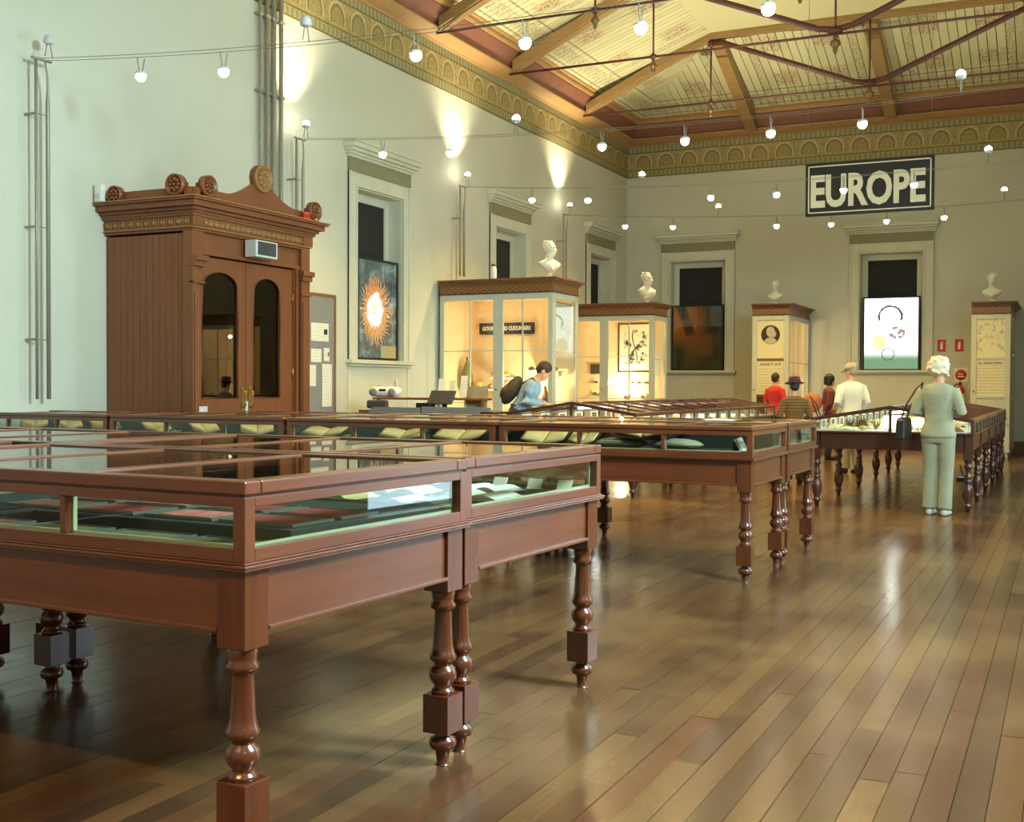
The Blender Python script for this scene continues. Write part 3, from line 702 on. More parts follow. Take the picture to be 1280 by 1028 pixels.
# gable-topped lit cases: ridge along X
def gable_case(name, label, x0, x1, y0, y1, zl, zp, npan, legs, bars, group):
    t = thing(name, label, 'display case', (x0, (y0+y1)/2, 0), 0, group)
    L = x1-x0; h = (y1-y0)/2
    lm = leg_mesh(1, .05, .57, .845, M_['dark'])
    for xx in legs:
        for s in (-1, 1):
            o = link('leg', lm, None, t); o.location = (xx-x0, s*(h-.06), 0)
    for s in (-1, 1):
        a, b = sorted((s*(h-.03), s*(h-.055))); obj('side_apron', B((.09, a, .66), (L-.09, b, .845)), M_['darkx'], t, .003)
    for x in (.03, L-.055): obj('end_apron', B((x, -h+.09, .66), (x+.025, h-.09, .845)), M_['dark'], t, .003)
    obj('moulding', MB().box((-.015, -h-.015, .845), (L+.015, h+.015, .862)), M_['darkx'], t, .004)
    obj('bed', B((.03, -h+.03, .862), (L-.03, h-.03, .872)), M_['whitebed'], t)
    dz = zp-zl; ln = sqrt(h*h+dz*dz); th = .04
    def slab(mb, xa, xb, sgn, u0, u1, tk=th, off=0):
        """slab on the roof slope between fractions u0,u1 from eave to ridge"""
        P = lambda u: (sgn*(h-(h)*u), zl+dz*u+off)
        (ya, za), (yb, zb) = P(u0), P(u1)
        mb.add([(xa, ya, za-tk), (xb, ya, za-tk), (xb, yb, zb-tk), (xa, yb, zb-tk), (xa, ya, za), (xb, ya, za), (xb, yb, zb), (xa, yb, zb)],
               [(0, 3, 2, 1), (4, 5, 6, 7), (0, 1, 5, 4), (1, 2, 6, 5), (2, 3, 7, 6), (3, 0, 4, 7)])
    for s in (-1, 1):
        mb = MB(); slab(mb, 0, .06, s, 0, 1); slab(mb, L-.06, L, s, 0, 1); slab(mb, .06, L-.06, s, 0, .06); slab(mb, .06, L-.06, s, .95, 1)
        obj('roof_frame', mb, M_['dark'], t, .003)
        for k in range(1, bars):
            xx = L*k/bars; b = MB(); slab(b, xx-.018, xx+.018, s, .06, .95, .03); obj('glazing_bar', b, M_['darkx'], t)
        for k in range(bars):
            xa, xb = (L*k/bars+(.06 if k == 0 else .018)), (L*(k+1)/bars-(.06 if k == bars-1 else .018)); b = MB(); slab(b, xa, xb, s, .06, .95, .005, -.012); obj('roof_pane', b, M_['glass'], t)
    zs = zl-.04
    mb = MB()
    for s in (-1, 1):
        for x in (0, L-.035):
            a, b = sorted((s*h, s*(h-.035))); mb.box((x, a, .862), (x+.035, b, zs+.005))
    for x in (0, L-.02): mb.box((x, -.015, .862), (x+.02, .015, zp-.04))
    obj('corner_post', mb, M_['dark'], t)
    for s in (-1, 1):
        a, b = sorted((s*(h-.004), s*(h-.022)))
        parts('muntin', [((L*k/npan-.009, a, .862), (L*k/npan+.009, b, zs+.005)) for k in range(1, npan)], M_['dark'], t)
        a, b = sorted((s*(h-.010), s*(h-.015)))
        for k in range(npan): obj('side_pane', B((L*k/npan+(.035 if k == 0 else .009), a, .862), (L*(k+1)/npan-(.035 if k == npan-1 else .009), b, zs)), M_['glass'], t)
    for x in (.008, L-.012):
        for s in (-1, 1):
            ys = [s*.015, s*(h-.035)]; zz = [zp-.045, zs]
            obj('gable_pane', MB().prism([(ys[0], .862), (ys[1], .862), (ys[1], zz[1]), (ys[0], zz[0])], 0, x, x+.004), M_['glass'], t)
    return t
G5 = 'gable topped lit display cases'
T5 = dict(x0=13.48, x1=20.75, y0=.90, y1=2.64, zl=1.01, zp=1.155)
T4 = dict(x0=13.4, x1=20.9, y0=4.72, y1=6.42, zl=1.03, zp=1.165)
gable_case('specimen_case', 'long lit gable topped case where the pale green suited woman stands', **T5, npan=12, legs=[13.56, 14.98, 16.55, 18.15, 19.5, 20.67], bars=12, group=G5)
gable_case('specimen_case', 'long lit gable topped case the man in blue leans on', **T4, npan=12, legs=[13.48, 15.0, 16.6, 18.2, 19.6, 20.82], bars=12, group=G5)
for T, nm, lab in ((T5, 'strip_lamp', 'fluorescent strip lamp inside the case by the woman in green'), (T4, 'strip_lamp', 'fluorescent strip lamp inside the case the man in blue leans on')):
    L = T['x1']-T['x0']
    t = thing(nm, lab, 'lamp', (T['x0'], (T['y0']+T['y1'])/2, T['zp']-.085), group='strip lamps under the case ridges')
    obj('tube', MB().tube([(.25, 0, 0), (L-.25, 0, 0)], .013, 8), emit('strip_glow', (.86, .96, 1, 1), 14), t)
    obj('housing', B((.2, -.03, .02), (L-.2, .03, .04)), M_['white'], t)
    for i in range(4): light('strip_light', 'AREA', (L*(i+.5)/4, 0, -.02), 22, (.95, .98, .92), t, shape='RECTANGLE', size=L/4*.9, size_y=.05, aim=(0, 0, -1))

# ------------------------------------------------------------------ the brown timber porch
def rosette(mb, c, axis, r, d):
    """carved disc facing axis ('x-' or 'y-'), with a rim, eight petals and a boss"""
    M = Matrix.Translation(c) @ (Matrix.Rotation(pi/2, 4, 'X') if axis == 'y-' else Matrix.Rotation(-pi/2, 4, 'Y'))
    mb.lathe([(r, -d), (r, d), (r*.86, d), (r*.82, d*.5), (.01, d*.5)], 24, M)
    for k in range(8):
        a = 2*pi*k/8; mb.ball((r*.48*cos(a), r*.48*sin(a), d*.5), (r*.2, r*.2, d*.7), 8, 5, M)
    mb.ball((0, 0, d*.5), (r*.17, r*.17, d*.9), 8, 5, M)
PX0, PX1, PY0 = 9.74, 11.86, 8.40
pt = thing('entrance_porch', 'large brown timber porch with double glazed doors against the left wall', 'porch', ((PX0+PX1)/2, (PY0+YL)/2, 0))
PM = Matrix.Translation((-(PX0+PX1)/2, -(PY0+YL)/2, 0))
def pob(nm, mb, m, parent=None, bevel=0): return obj(nm, mb, m, parent or pt, bevel, PM if parent is None else None)
YB = YL-.012
n = 12; w = (YB-PY0-.14)/n
for k in range(n):
    q = pob('plank', B((PX0+.02, PY0+.12+k*w+.003, .12), (PX0+.05, PY0+.12+(k+1)*w-.003, 2.98)), M_['porch'], None, .004)
pob('plinth', MB().box((PX0-.01, PY0+.1, 0), (PX0+.06, YB, .14)).box((PX0+.06, PY0-.0, 0), (PX0+.22, PY0+.06, .14)).box((PX1-.22, PY0, 0), (PX1-.0, PY0+.06, .14)), M_['porch'])
for xa, pw in ((PX0, .10), (PX1-.17, .17)):
    mb = MB().box((xa, PY0, 0), (xa+pw, PY0+.14, 2.62)).box((xa+.02, PY0-.014, .25), (xa+pw-.02, PY0, 2.36)).box((xa-(.015 if xa > PX0 else 0), PY0-.03, 2.62), (xa+.185, PY0+.05, 2.68)).box((xa-(.03 if xa > PX0 else 0), PY0-.055, 2.68), (xa+.20, PY0+.05, 2.74)).box((xa-(.012 if xa > PX0 else 0), PY0-.02, 2.44), (xa+.182, PY0+.05, 2.465)).box((xa, PY0, 2.74), (xa+.17, PY0+.05, 3.0)).box((xa, PY0+.05, 2.62), (xa+pw, PY0+.14, 3.0))
    pob('pilaster', mb, M_['porch'], None, .004)
pob('side_wall', B((PX1-.06, PY0+.14, 0), (PX1-.01, YB, 2.98)), M_['porch'])
pob('back_board', B((PX0+.06, YB-.02, 0), (PX1-.06, YB, 2.9)), M_['black'])
pob('inner_roof', B((PX0+.05, PY0+.14, 2.92), (PX1-.05, YB, 2.98)), M_['porch'])
pob('head_panel', MB().box((PX0+.17, PY0+.05, 2.80), (PX1-.17, PY0+.12, 3.0)).box((PX0+.17, PY0+.02, 2.76), (PX1-.17, PY0+.12, 2.80)), M_['porch'])
pob('door_post', MB().box((PX1-.27, PY0+.05, 0), (PX1-.17, PY0+.12, 2.76)).box((PX1-.25, PY0+.02, 0), (PX1-.21, PY0+.05, 2.76)), M_['porch'])
def door(nm, xa, xb, hinge):
    st = .11 if hinge == 'l' else .13; st2 = .14 if hinge == 'l' else .255
    gx0, gx1 = xa+st, xb-st2; z0, zs, zt = 1.21, 2.44, 2.60
    y0, y1 = PY0+.06, PY0+.105
    mb = MB().box((xa, y0, .03), (gx0, y1, 2.745)).box((gx1, y0, .03), (xb, y1, 2.745)).box((gx0, y0, .03), (gx1, y1, z0))
    c = (gx0+gx1)/2; r = (gx1-gx0)/2
    arc = [(c-r*cos(pi*k/10), zs+(zt-zs)*sin(pi*k/10)) for k in range(11)]
    mb.prism(arc[:6]+[(c, 2.745), (gx0, 2.745)], 1, y0, y1); mb.prism(arc[5:]+[(gx1, 2.745), (c, 2.745)], 1, y0, y1)
    d = pob(nm, mb, M_['porch'], None, .004)
    obj('glass', MB().prism([(gx0, z0)]+[(gx1, z0)]+arc[::-1], 1, y0+.018, y0+.024), M_['darkglass'], d)
    mo = MB()
    ring = [(gx0, z0), (gx1, z0)]+arc[::-1]
    mo.tube([(p[0], y0-.004, p[1]) for p in ring+[ring[0]]], .010, 6); obj('glazing_bead', mo, M_['porch'], d)
    obj('lower_panel', MB().box((gx0+.02, y0-.01, .25), (gx1-.02, y0, 1.0)), M_['porch'], d, .004)
    hx = xb-.06 if hinge == 'l' else xa+.06
    h = MB().box((hx-.022, y0-.008, 1.05), (hx+.022, y0, 1.34)).tube([(hx, y0, 1.30), (hx, y0-.05, 1.28), (hx, y0-.05, 1.12), (hx, y0, 1.10)], .011, 8); obj('handle', h, M_['brass'], d)
    for z in (.5, 1.5, 2.4):
        obj('hinge', MB().tube([((xa+.01 if hinge == 'l' else xb-.01), y0-.008, z-.05), ((xa+.01 if hinge == 'l' else xb-.01), y0-.008, z+.05)], .010, 8), M_['brass'], d)
    if hinge == 'l': obj('kick_plate', B((xa+.02, y0-.006, 1.0), (xa+.19, y0, 1.12)), M_['lightgrey'], d)
    return d
XM = 10.70
door('porch_door', PX0+.105, XM-.006, 'l'); door('porch_door', XM+.006, PX1-.275, 'r')
pob('meeting_strip', B((XM-.02, PY0+.045, .05), (XM+.02, PY0+.058, 1.17)), M_['lightgrey'])
# entablature: stacked mouldings on three sides
def course(mb, p, za, zb): mb.box((PX0-p, PY0-p, za), (PX1+p, YB, zb)); return mb
for nm, p, za, zb, m in (('architrave', .0, 3.0, 3.03, 'porch'), ('lower_fillet', .025, 3.03, 3.045, 'porchgold'), ('frieze', .005, 3.045, 3.16, 'porch'), ('fillet', .03, 3.16, 3.175, 'porchgold'),
                         ('bed_mould', .05, 3.175, 3.21, 'porch'), ('cove_lower', .08, 3.21, 3.245, 'porch'), ('corona', .13, 3.245, 3.305, 'porch'), ('cyma', .165, 3.305, 3.33, 'porch'), ('top_fillet', .18, 3.33, 3.345, 'porchgold')):
    pob(nm, course(MB(), p, za, zb), M_['porch' if m == 'porch' else m], None, .003)
mb = MB()
x = PX0+.06
for k in range(22):
    xx = PX0+.09+k*(PX1-PX0-.18)/21
    mb.lathe([(.034, 0), (.034, .012), (.018, .012), (.018, .006), (.001, .006)], 10, Matrix.Translation((xx, PY0-.004, 3.102)) @ Matrix.Rotation(pi/2, 4, 'X'))
    if k < 21: mb.box((xx+(PX1-PX0-.18)/42-.006, PY0-.014, 3.07), (xx+(PX1-PX0-.18)/42+.006, PY0-.004, 3.135))
for k in range(11):
    yy = PY0+.07+k*.112
    mb.lathe([(.034, 0), (.034, .012), (.018, .012), (.018, .006), (.001, .006)], 10, Matrix.Translation((PX0-.004, yy, 3.102)) @ Matrix.Rotation(-pi/2, 4, 'Y'))
    mb.box((PX0-.014, yy+.05, 3.07), (PX0-.004, yy+.062, 3.135))
ro = pob('rosette_band', mb, M_['porchgold']); ro['kind'] = 'stuff'
for xa in (PX0-.02, PX1-.17): pob('frieze_block', MB().box((xa, PY0-.03, 3.05), (xa+.19, PY0, 3.155)).box((xa-.01, PY0-.06, 3.19), (xa+.2, PY0-.04, 3.24)), M_['porch'], None, .004)
# parapet with a pointed centre and rosettes
xc = (PX0+PX1)/2
gp = [(PX0-.06, 3.345), (PX1+.06, 3.345), (PX1+.06, 3.445), (xc+.62, 3.445)]
for k in range(1, 9):
    u = k/9; gp.append((xc+.62-.50*u, 3.445+.20*(u**1.6)))
gp += [(xc+.10, 3.66)]
gp += [(xc+.17*cos(a), 3.70+.16*sin(a)) for a in [(-.15+1.3*k/8)*pi for k in range(9)]]
gp += [(xc-.10, 3.66)]
for k in range(8, 0, -1):
    u = k/9; gp.append((xc-.62+.50*u, 3.445+.20*(u**1.6)))
gp += [(xc-.62, 3.445), (PX0-.06, 3.445)]
pob('parapet_front', MB().prism(gp, 1, PY0-.09, PY0-.04), M_['porch'])
pob('parapet_side', B((PX0-.09, PY0-.04, 3.345), (PX0-.04, YB-.1, 3.445)), M_['porch'])
mb = MB(); rosette(mb, (xc, PY0-.10, 3.70), 'y-', .155, .03); pob('gable_rosette', mb, M_['porchgold'])
for x_ in (PX0+.12, PX1-.06):
    mb = MB(); rosette(mb, (x_, PY0-.10, 3.47), 'y-', .115, .04); mb.box((x_-.10, PY0-.09, 3.345), (x_+.10, PY0-.02, 3.5)); pob('corner_rosette', mb, M_['porch'])
mb = MB(); rosette(mb, (PX0-.10, PY0+.14, 3.47), 'x-', .115, .04); mb.box((PX0-.09, PY0+.04, 3.345), (PX0-.02, PY0+.24, 3.5)); pob('corner_rosette', mb, M_['porch'])
mb = MB(); rosette(mb, (PX0-.10, YB-.26, 3.42), 'x-', .095, .04); pob('corner_rosette', mb, M_['porch'])
t = thing('warning_beacon', 'small red beacon on the right corner of the brown porch', 'beacon', (PX1-.27, PY0-.128, 3.346))
obj('base', B((-.07, -.03, 0), (.07, .03, .03)), M_['redp'], t, .004); obj('lens', MB().box((-.055, -.025, .03), (.055, .025, .085)), M_['redp'], t, .012)
t = thing('motion_sensor', 'small white sensor box on the left corner of the brown porch', 'sensor', (PX0-.138, YB-.075, 3.346))
obj('housing', MB().box((-.04, -.055, 0), (.04, .055, .19)), M_['white'], t, .012); obj('lens', MB().box((-.046, -.035, .03), (-.04, .035, .09)), M_['lightgrey'], t, .004)
t = thing('wall_speaker', 'small white and grey box fixed over the porch doors', 'speaker', (XM+.12, PY0+.015, 2.803))
obj('case', MB().box((-.20, -.16, 0), (.20, -.004, .19)), M_['lightgrey'], t, .006); obj('grille', MB().box((-.165, -.165, .025), (.165, -.16, .175)), M_['greydark'], t)

# notice board with papers, right of the porch
nb = thing('notice_board', 'grey notice board beside the porch with white papers pinned on it', 'notice board', (13.2, YL-.05, 0))
obj('panel', B((.13, -.02, .35), (.93, .02, 2.62)), M_['grey'], nb)
obj('frame', MB().box((.09, -.03, .33), (.13, .03, 2.66)).box((.93, -.03, .33), (.97, .03, 2.66)).box((.13, -.03, 2.62), (.93, .03, 2.66)), M_['casegold'], nb)
def paper_mat():
    t = NT('printed_page'); v = t.xyz(t.objc())
    ln = t.math('GREATER_THAN', t.math('SINE', t.math('MULTIPLY', v[2], 210.0)), .35)
    wd = t.math('GREATER_THAN', t.noise(t.scale(t.objc(), (40, 1, 160)), 1.0, 1), .42)
    t.set(t.mix(t.math('MULTIPLY', t.math('MULTIPLY', ln, wd), .45), sr(232, 230, 214), sr(96, 94, 88)), .7); return t.m
M_['page'] = paper_mat()
for i, (x0_, x1_, z0_, z1_, ph) in enumerate(((.35, .78, 1.98, 2.24, 1), (.35, .60, 1.68, 1.87, 0), (.66, .80, 1.70, 1.89, 1), (.30, .47, 1.34, 1.64, 0), (.62, .86, 1.05, 1.66, 0))):
    p = thing('notice', ['large white notice at the top of the board by the porch', 'small white notice at middle left of the board by the porch', 'small white card with dark pictures on the board by the porch',
                      'white strip at lower left of the board by the porch', 'tall cream sheet at lower right of the board by the porch'][i], 'notice', (13.2+(x0_+x1_)/2, YL-.076, (z0_+z1_)/2), group='notices on the grey board')
    w_, h_ = (x1_-x0_)/2, (z1_-z0_)/2
    obj('sheet', B((-w_, -.002, -h_), (w_, .002, h_)), M_['page'], p)
    if ph: obj('photo', B((w_*.45, -.004, -h_*.25), (w_*.85, -.002, h_*.35)), M_['black'], p)

# ------------------------------------------------------------------ tall display cabinets
def gilt_band_mat():
    t = NT('gilt_stencil_band'); p = t.pos(); X = t.xyz(p)
    u = t.math('SINE', t.math('MULTIPLY', t.math('ADD', X[0], X[1]), 52.0)); w = t.math('SINE', t.math('MULTIPLY', X[2], 90.0))
    f = t.step(t.math('MULTIPLY', u, w), .25, .1)
    t.set(t.mix(f, sr(122, 80, 38), sr(154, 108, 54)), .45); return t.m
M_['gband'] = gilt_band_mat()
def cabinet_top(t, x0, x1, y0, y1, z0, pj=.10):
    c = MB().box((x0-.01, y0-.01, z0+.14), (x1+.01, y1, z0+.165)).box((x0-.035, y0-.035, z0+.165), (x1+.035, y1, z0+.19)).box((x0-.065, y0-.065, z0+.19), (x1+.065, y1, z0+.215)).box((x0-pj, y0-pj, z0+.215), (x1+pj, y1, z0+.245))
    obj('cornice', c, M_['casegold'], t, .004)
    obj('gilt_frieze', B((x0, y0, z0+.02), (x1, y1, z0+.14)), M_['gband'], t)
    obj('base_moulding', B((x0-.015, y0-.015, z0), (x1+.015, y1, z0+.02)), M_['dark'], t)
def glazed_face(t, axis, at, lo, hi, z0, z1, cols, transoms, sgn=-1, post=.08, mid=None, d=.045):
    """glazed frame in plane x=at (axis 'x') or y=at, spanning lo..hi; cols = boundaries of glass columns between stiles"""
    def bx(mb, a, b, za, zb, k0, k1):
        if axis == 'x': mb.box((at+k0, a, za), (at+k1, b, zb))
        else: mb.box((a, at+k0, za), (b, at+k1, zb))
        return mb
    fr = MB(); bx(fr, lo, lo+post, z0, z1, 0, d); bx(fr, hi-post, hi, z0, z1, 0, d); bx(fr, lo+post, hi-post, z1-.10, z1, 0, d); bx(fr, lo+post, hi-post, z0, z0+.10, 0, d)
    if mid is not None: bx(fr, mid-.09, mid+.09, z0+.1, z1-.1, -.006, d)
    obj('face_frame', fr, M_['casepaint'], t, .005)
    if mid is not None:
        b = MB(); 
        if axis == 'x': b.ball((at-.02, mid+.03, 1.3), .016, 8, 6)
        obj('door_knob', b, M_['brass'], t)
    edges = [lo+post]+cols+[hi-post]
    if mid is not None:
        edges = sorted([lo+post, mid-.09, mid+.09, hi-post]+cols)
        segs = [(a, b) for a, b in zip(edges[:-1], edges[1:]) if not (abs(a-(mid-.09)) < 1e-6)]
    else: segs = list(zip(edges[:-1], edges[1:]))
    gb = MB()
    for c in cols: bx(gb, c-.012, c+.012, z0+.1, z1-.1, .01, .03)
    for z in transoms:
        for a, b in segs: bx(gb, a, b, z-.008, z+.008, .012, .028)
    if gb.v: obj('glazing_bars', gb, M_['casepaint'], t)
    zz = [z0+.1]+transoms+[z1-.1]
    for a, b in segs:
        for za, zb in zip(zz[:-1], zz[1:]):
            obj('pane', bx(MB(), a+.004, b-.004, za+.004, zb-.004, .018, .022), M_['glass'], t)
# C1: larger cabinet, end-on to the left wall
def cabinet(name, label, x0, x1, y0, y1, z1, mid, cols, transoms, scols, strans, lamps):
    t = thing(name, label, 'display cabinet', (0, 0, 0)); t.location = ((x0+x1)/2, (y0+y1)/2, 0); K = Matrix.Translation((-(x0+x1)/2, -(y0+y1)/2, 0))
    before = set(bpy.data.objects)
    zb = .62
    obj('base_cupboard', MB().box((x0+.03, y0+.03, .1), (x1, y1, zb)).box((x0+.06, y0+.06, 0), (x1-.02, y1, .1)).box((x0, y0, zb), (x1, y1, zb+.04)), M_['casepaint'], t, .005)
    obj('back_panel', B((x1-.04, y0+.05, zb+.04), (x1, y1, z1)), M_['peach'], t)
    obj('left_panel', B((x0+.05, y1-.03, zb+.04), (x1-.04, y1, z1)), M_['peach'], t)
    obj('ceiling_panel', B((x0+.05, y0+.05, z1-.03), (x1-.04, y1-.03, z1)), M_['peach'], t)
    glazed_face(t, 'x', x0, y0, y1, zb+.04, z1, cols, transoms, mid=mid)
    glazed_face(t, 'y', y0, x0+.047, x1, zb+.04, z1, scols, strans, post=.10)
    cabinet_top(t, x0, x1, y0, y1, z1)
    for o in set(bpy.data.objects)-before:
        if o.parent == t and o.type != 'LIGHT': o.matrix_basis = K @ o.matrix_basis
    for i, (lx, ly, lz, e) in enumerate(lamps):
        light('cabinet_light', 'POINT', (lx-(x0+x1)/2, ly-(y0+y1)/2, lz), e, (1, .84, .56), t, shadow_soft_size=.04)
    return t
C1 = dict(x0=17.3, x1=18.40, y0=7.52, y1=9.60, z1=2.88)
cabinet('display_cabinet', 'larger lit glass display cabinet with an oak cornice, gourds inside', **C1, mid=8.50, cols=[9.03, 8.06], transoms=[1.08, 1.94], scols=[], strans=[1.10, 1.88],
        lamps=[(17.8, 8.16, 1.35, 46), (17.75, 8.9, 2.6, 3), (17.75, 8.0, 2.6, 4), (17.8, 8.75, 1.38, 14)])
C2 = dict(x0=21.6, x1=22.5, y0=7.27, y1=9.60, z1=2.75)
cabinet('display_cabinet', 'second lit glass cabinet behind the larger one, with a framed plant print', **C2, mid=8.28, cols=[7.76, 8.9], transoms=[1.12, 1.95], scols=[], strans=[1.12, 1.90],
        lamps=[(22.1, 8.08, 1.42, 50), (22.0, 8.75, 2.5, 4), (22.0, 7.6, 2.5, 3)])
CR = dict(x0=21.6, x1=22.5, y0=-2.60, y1=-.42, z1=2.75)
cabinet('display_cabinet', 'lit cabinet on the right side of the hall reflected in the porch glass', **CR, mid=-1.5, cols=[-.95, -2.05], transoms=[1.12, 1.95], scols=[], strans=[1.12, 1.90],
        lamps=[(21.85, -1.0, 1.45, 28), (22.0, -2.0, 2.5, 10), (22.0, -.9, 2.5, 8)])
def board_sign(label, x, y, z, w, h, txt, size, sx=.9):
    t = thing('name_board', label, 'sign', (x, y, z)); obj('board', B((0, -w/2, -h/2), (.02, w/2, h/2)), M_['black'], t)
    text_mesh(txt, size, .002, M_['cream'], t, 'lettering', Matrix.Translation((-.003, 0, 0)) @ FACE_NX, sx=sx, bold=.004); return t
board_sign('dark sign reading GOURDS AND CUCUMBERS inside the larger cabinet', 18.30, 8.83, 2.36, 1.06, .20, 'GOURDS AND CUCUMBERS', .095, .78)
def gourd(label, x, y, z, h, kind, m):
    t = thing('gourd', label, 'gourd', (x, y, z), random.uniform(0, 6), 'gourds in the larger cabinet')
    P = {0: [(.02, 0), (.34, .06), (.42, .25), (.34, .45), (.16, .62), (.12, .8), (.10, .95), (.02, 1)], 1: [(.02, 0), (.5, .1), (.62, .35), (.5, .62), (.2, .78), (.05, .82)], 2: [(.02, 0), (.16, .05), (.22, .2), (.2, .5), (.12, .8), (.05, .97), (.01, 1)]}[kind]
    obj('fruit', MB().lathe([(r*h, q*h) for r, q in P], 14), m, t); obj('stem', MB().tube([(0, 0, h*P[-1][1]*.97), (.01, 0, h*P[-1][1]+h*.12)], h*.03, 6), M_['leather'], t)
GM = [plain('gourd_ochre', sr(190, 140, 60), .5), plain('gourd_olive', sr(120, 116, 60), .5), plain('gourd_brown', sr(104, 66, 36), .4), plain('gourd_orange', sr(224, 146, 58), .45)]
# shelves of C1 with their gourds
for i, (ya, yb, z) in enumerate(((7.72, 8.26, 1.62), (8.55, 8.95, 1.50), (8.75, 9.5, 1.30), (7.70, 8.35, 1.06))):
    t = thing('glass_shelf', ['upper right shelf inside the larger cabinet', 'upper left shelf inside the larger cabinet', 'lower left shelf inside the larger cabinet', 'lower right shelf inside the larger cabinet'][i], 'shelf', (18.1, (ya+yb)/2, z), group='shelves in the larger cabinet')
    obj('board', B((-.20, -(yb-ya)/2, -.02), (.155, (yb-ya)/2, 0)), M_['cream'], t)
    for s in (-1, 1): obj('bracket', B((.0, s*((yb-ya)/2-.05)-.01, -.10), (.155, s*((yb-ya)/2-.05)+.01, -.02)), M_['cream'], t)
GR = [(17.98, 8.86, 1.50, .22, 0, 0, 'pale bottle gourd on the upper left shelf of the larger cabinet'), (17.98, 8.68, 1.50, .12, 1, 3, 'small round orange gourd on the upper left shelf of the larger cabinet'),
      (17.96, 9.2, 1.30, .17, 1, 3, 'round orange gourd on the lower left shelf of the larger cabinet'), (17.96, 8.95, 1.30, .12, 1, 2, 'small brown gourd on the lower left shelf of the larger cabinet'), (17.96, 9.42, 1.30, .50, 2, 1, 'tall green gourd at the left end of the larger cabinet'),
      (17.96, 8.80, 1.30, .155, 0, 0, 'ochre bottle gourd on the lower left shelf of the larger cabinet'), (17.98, 8.2, 1.62, .09, 1, 1, 'leftmost tiny gourd on the upper right shelf of the larger cabinet'), (17.98, 8.08, 1.62, .08, 1, 2, 'tiny dark gourd second on the upper right shelf of the larger cabinet'),
      (17.98, 7.97, 1.62, .12, 2, 2, 'slim brown gourd on the upper right shelf of the larger cabinet'), (17.98, 7.875, 1.62, .085, 1, 0, 'ochre gourd on the upper right shelf of the larger cabinet'), (17.98, 7.76, 1.62, .08, 1, 2, 'rightmost tiny gourd on the upper right shelf of the larger cabinet'),
      (17.98, 7.95, 1.06, .30, 0, 2, 'brown bottle gourd on the lower right shelf of the larger cabinet'), (17.98, 8.2, 1.06, .24, 2, 1, 'slim green gourd on the lower right shelf of the larger cabinet')]
for x, y, z, h, kd, mi, lab in GR: gourd(lab, x, y, z+.001, h, kd, GM[mi])
t = thing('hanging_sheet', 'pale printed sheet behind the side pane of the larger cabinet', 'notice', (17.95, 7.60, 2.34)); obj('sheet', B((-.33, 0, -.40), (.33, .006, .40)), M_['page'], t); obj('rod', MB().tube([(-.35, .003, .40), (.35, .003, .40)], .008, 6), M_['steel'], t)
t = thing('hanging_gourd', 'dark long gourd hanging on the right wall inside the larger cabinet', 'gourd', (17.9, 7.70, 2.05)); obj('fruit', MB().lathe([(.01, 0), (.05, .08), (.06, .25), (.04, .45), (.01, .55)], 12), GM[1], t); obj('cord', MB().tube([(0, 0, .54), (0, 0, .79)], .004, 5), M_['wire'], t)
# C2 contents: framed print, labels
def drawing_mat(name, dense, hue=(60, 54, 44)):
    t = NT(name); v = t.xyz(t.objc()); p = t.objc()
    n = t.noise(p, 7, 4, .7); m_ = t.math('MULTIPLY', t.band(v[1], -.24, .22, .05), t.band(v[2], -.34, .36, .05))
    f = t.math('MULTIPLY', t.step(n, 1-dense, .03), m_)
    stem = t.math('MULTIPLY', t.step(t.math('SUBTRACT', .012, t.math('ABSOLUTE', t.math('SUBTRACT', v[1], t.math('MULTIPLY', t.math('SINE', t.math('MULTIPLY', v[2], 7.0)), .05)))), 0, .004), m_)
    t.set(t.mix(t.math('MAXIMUM', f, stem), sr(234, 226, 192), sr(*hue)), .7); return t.m
t = thing('botanical_print', 'framed plant drawing hanging inside the second cabinet', 'picture', (22.42, 7.93, 2.15)); M_['draw'] = drawing_mat('botanical_drawing', .46)
obj('frame', MB().box((0, -.36, -.50), (.03, -.33, .50)).box((0, .33, -.50), (.03, .36, .50)).box((0, -.33, .47), (.03, .33, .50)).box((0, -.33, -.50), (.03, .33, -.47)), M_['dark'], t); obj('sheet', B((.01, -.33, -.47), (.02, .33, .47)), M_['draw'], t)
t = thing('framed_label', 'dark brown label board on the back wall of the second cabinet', 'label', (22.42, 8.72, 1.72)); obj('board', B((0, -.17, -.1), (.02, .17, .1)), M_['leather'], t)
for i, (y, z) in enumerate(((8.75, 1.45), (8.5, 1.45), (8.78, 1.22), (8.60, 1.22), (7.98, 1.44), (7.84, 1.44), (7.68, 1.44), (8.1, 1.16), (7.75, 1.16))):
    t = thing('specimen_label', 'small dark specimen block inside the second cabinet, '+('left of the upper left pair', 'right of the upper left pair', 'left of the lower left pair', 'right of the lower left pair', 'leftmost of three on the right',
                'middle of three on the right', 'rightmost of three on the right', 'left of the lowest right pair', 'right of the lowest right pair')[i], 'specimen', (22.40, y, z), group='specimen blocks in the second cabinet')
    obj('backing', B((.02, -.07, -.02), (.05, .07, .06)), M_['cream'], t); obj('specimen', MB().ball((0, 0, .0), (.02, .05, .025), 10, 6), GM[2], t)
t = thing('info_sheet', 'pale printed sheet at the right inside the second cabinet', 'notice', (22.30, 7.45, 1.78)); obj('sheet', B((0, -.11, -.22), (.008, .11, .22)), M_['page'], t)
